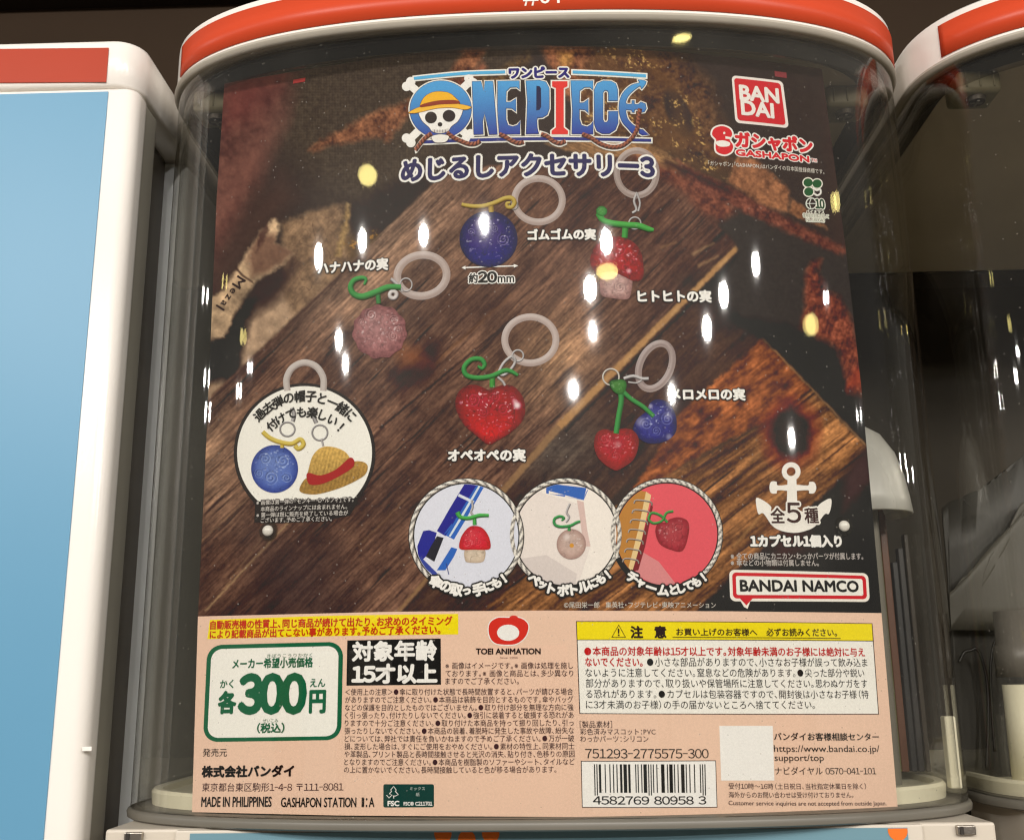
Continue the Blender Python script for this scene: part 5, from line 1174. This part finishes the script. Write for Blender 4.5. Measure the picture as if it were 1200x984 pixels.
for cx, cy, r in ((946.8, 214.4, 5.4), (957.4, 215.6, 5.4), (947.6, 225, 5.4)): shape(ell(cx, cy, r, r-.4, 22), (42, 88, 50), 4, name='clover_leaf', outw=1.3, outc=(226, 220, 202))
stroke('clover_stalk', [(952, 221), (957, 223.5), (961, 222.5), (961.6, 227), (957.6, 229.5), (954, 227)], 2.4, (214, 206, 190), 3.4, poster); stroke('mark_circle', ell(950.6, 239, 6, 6.4, 28), 1.5, (200, 200, 180), 4, poster, closed=True, k=1); stroke('mark_circle', [(951, 232), (948.6, 239), (950.6, 245.6)], 1, (200, 200, 180), 4, poster); stroke('mark_circle', [(944.6, 239), (957, 239)], 1, (200, 200, 180), 4, poster, k=1)
T('10', 956, 244.6, 966, 245.2, 10.6, (42, 74, 48), 6, bold=.7, out=1.2, outcol=(226, 220, 202))
T('バイオマス', 944.6, 250, 966, 251, 3.8, (226, 220, 202), 4, bold=.2); T('使用部位全体に対して', 941, 255, 971, 256.6, 4.6, (80, 88, 60), 6, out=1, outcol=(226, 220, 202)); T('No.180040', 945, 260, 966, 261, 3.8, (80, 88, 60), 6, out=1, outcol=(226, 220, 202))
# anchor
an = shape([[*ell(927, 552.5, 11, 11, 36)], [*ell(927, 552.5, 5.4, 5.4, 24)][::-1]], (232, 222, 208), 3, name='anchor') if False else flat('anchor', [[ell(927, 552.5, 11, 11, 36), ell(927, 552.5, 5.2, 5.2, 24)[::-1]]], P((232, 222, 208)), 3, poster)
shape([(922.8, 560), (933, 560), (934.6, 600), (921.6, 600)], (232, 222, 208), 3.4, an, name='shank'); shape(smooth([(901.5, 571), (903.5, 564.4), (910, 564.6), (911.5, 568.8), (928, 567.6), (946.5, 568.8), (948, 564.8), (954, 565), (956.5, 571.4), (954, 577.6), (948, 577.8), (946.5, 574.2), (928, 575.4), (911.5, 574.2), (910, 578), (903.5, 577.6)], 3, True), (232, 222, 208), 3.8, an, name='stock')
shape(smooth([(886.4, 583.2), (897, 588), (903.6, 594), (905, 600), (928, 598), (956, 600), (957.6, 594), (963, 588.6), (973, 584), (974, 592), (971, 602), (966, 602.6), (955, 616.6), (942, 622.4), (930, 624.2), (916, 622), (905, 616), (894.6, 601.6), (889, 602.6), (886.4, 594)], 4, True), (232, 222, 208), 4.2, an, name='flukes')
for s, a in (('全', (903.6, 612.6, 919.8, 612.6, 17.4)), ('5', (922.4, 612.4, 938.8, 612.4, 23)), ('種', (943.4, 612.8, 959.2, 612.8, 17.4))): text(s, *a, (66, 34, 36), 6, an, bold=.5, out=2.0, outcol=(232, 222, 208))
T('1カプセル1個入り', 880, 640.6, 986, 640.6, 13.2, WHT, 5, bold=.9, out=1.1, outcol=(48, 34, 32))
T('※全ての商品にカニカン・わっかパーツが付属します。', 856.5, 655.6, 1011.5, 655.6, 8, (186, 176, 166), 3, bold=.1); T('※傘などの小物類は付属しません。', 856.5, 663, 959.5, 663.2, 7.4, (186, 176, 166), 3, bold=.1)
bn = shape(rquad([(854.4, 667.2), (1017.2, 671.4), (1019.2, 705), (855.6, 704.2)], 6), (232, 220, 204), 2, name='publisher_badge')
shape([(862, 695), (880, 702), (876, 713), (872, 711)], (232, 220, 204), 2, bn, name='badge_tail')
shape(rquad([(857.8, 670.4), (1014.4, 674.4), (1016, 701.8), (859, 700.9)], 4.5), (196, 40, 48), 3, bn, name='badge_border'); shape([(859.4, 693), (882, 701), (874.6, 709)], (196, 40, 48), 3, bn, name='badge_border')
shape(rquad([(862.2, 674.6), (1010.4, 678.2), (1011.6, 697.8), (863, 696.8)], 2), (236, 226, 210), 4, bn, name='badge_field')
T('BANDAI NAMCO', 867.8, 692.4, 1006, 693.2, 12.6, (40, 34, 40), 6, par=bn, bold=.65)
chars([(c, 280-d*.66, 331+d*.9, -126, s_) for c, d, s_ in (('M', 0, 1.1), ('e', 11, .8), ('z', 19, .8), ('a', 27, .8), ('l', 33, 1.1))], 14, (58, 42, 34), 3, poster, w=1.0, bold=.3)
# little red register tabs at the top edge
shape([(344, 94), (358, 91.5), (357.5, 96), (343.5, 98.6)], (150, 60, 52), 3, name='register_tab'); shape([(907.5, 83.6), (921.5, 85.6), (921.8, 92), (908, 90)], (132, 62, 60), 3, name='register_tab')
# clear rivets holding the card to the window
for px, py in ((315.5, 622.5), (987.5, 617)):
    a = at_y(px, py, -.0165 if px < 400 else -.0150)
    c = [c for c in (centre,)][0]
    x_, z_ = card(px, py); yy = -PC+PK*x_*x_
    bm = bmesh.new(); bmesh.ops.create_cone(bm, cap_ends=True, segments=28, radius1=.0037, radius2=.0030, depth=.0010); bmesh.ops.rotate(bm, verts=bm.verts, matrix=Matrix.Rotation(math.radians(90), 3, 'X'))
    bmesh.ops.translate(bm, verts=bm.verts, vec=(float(x_), float(yy)-.0013, float(z_))); rv = putbm('rivet_washer', bm, M_clear2, centre, smooth=False)
    bm = bmesh.new(); bmesh.ops.create_uvsphere(bm, u_segments=20, v_segments=10, radius=.0021); bmesh.ops.scale(bm, vec=(1, .6, 1), verts=bm.verts)
    bmesh.ops.translate(bm, verts=bm.verts, vec=(float(x_), float(yy)-.0022, float(z_))); putbm('rivet', bm, M_lens, rv, smooth=True)
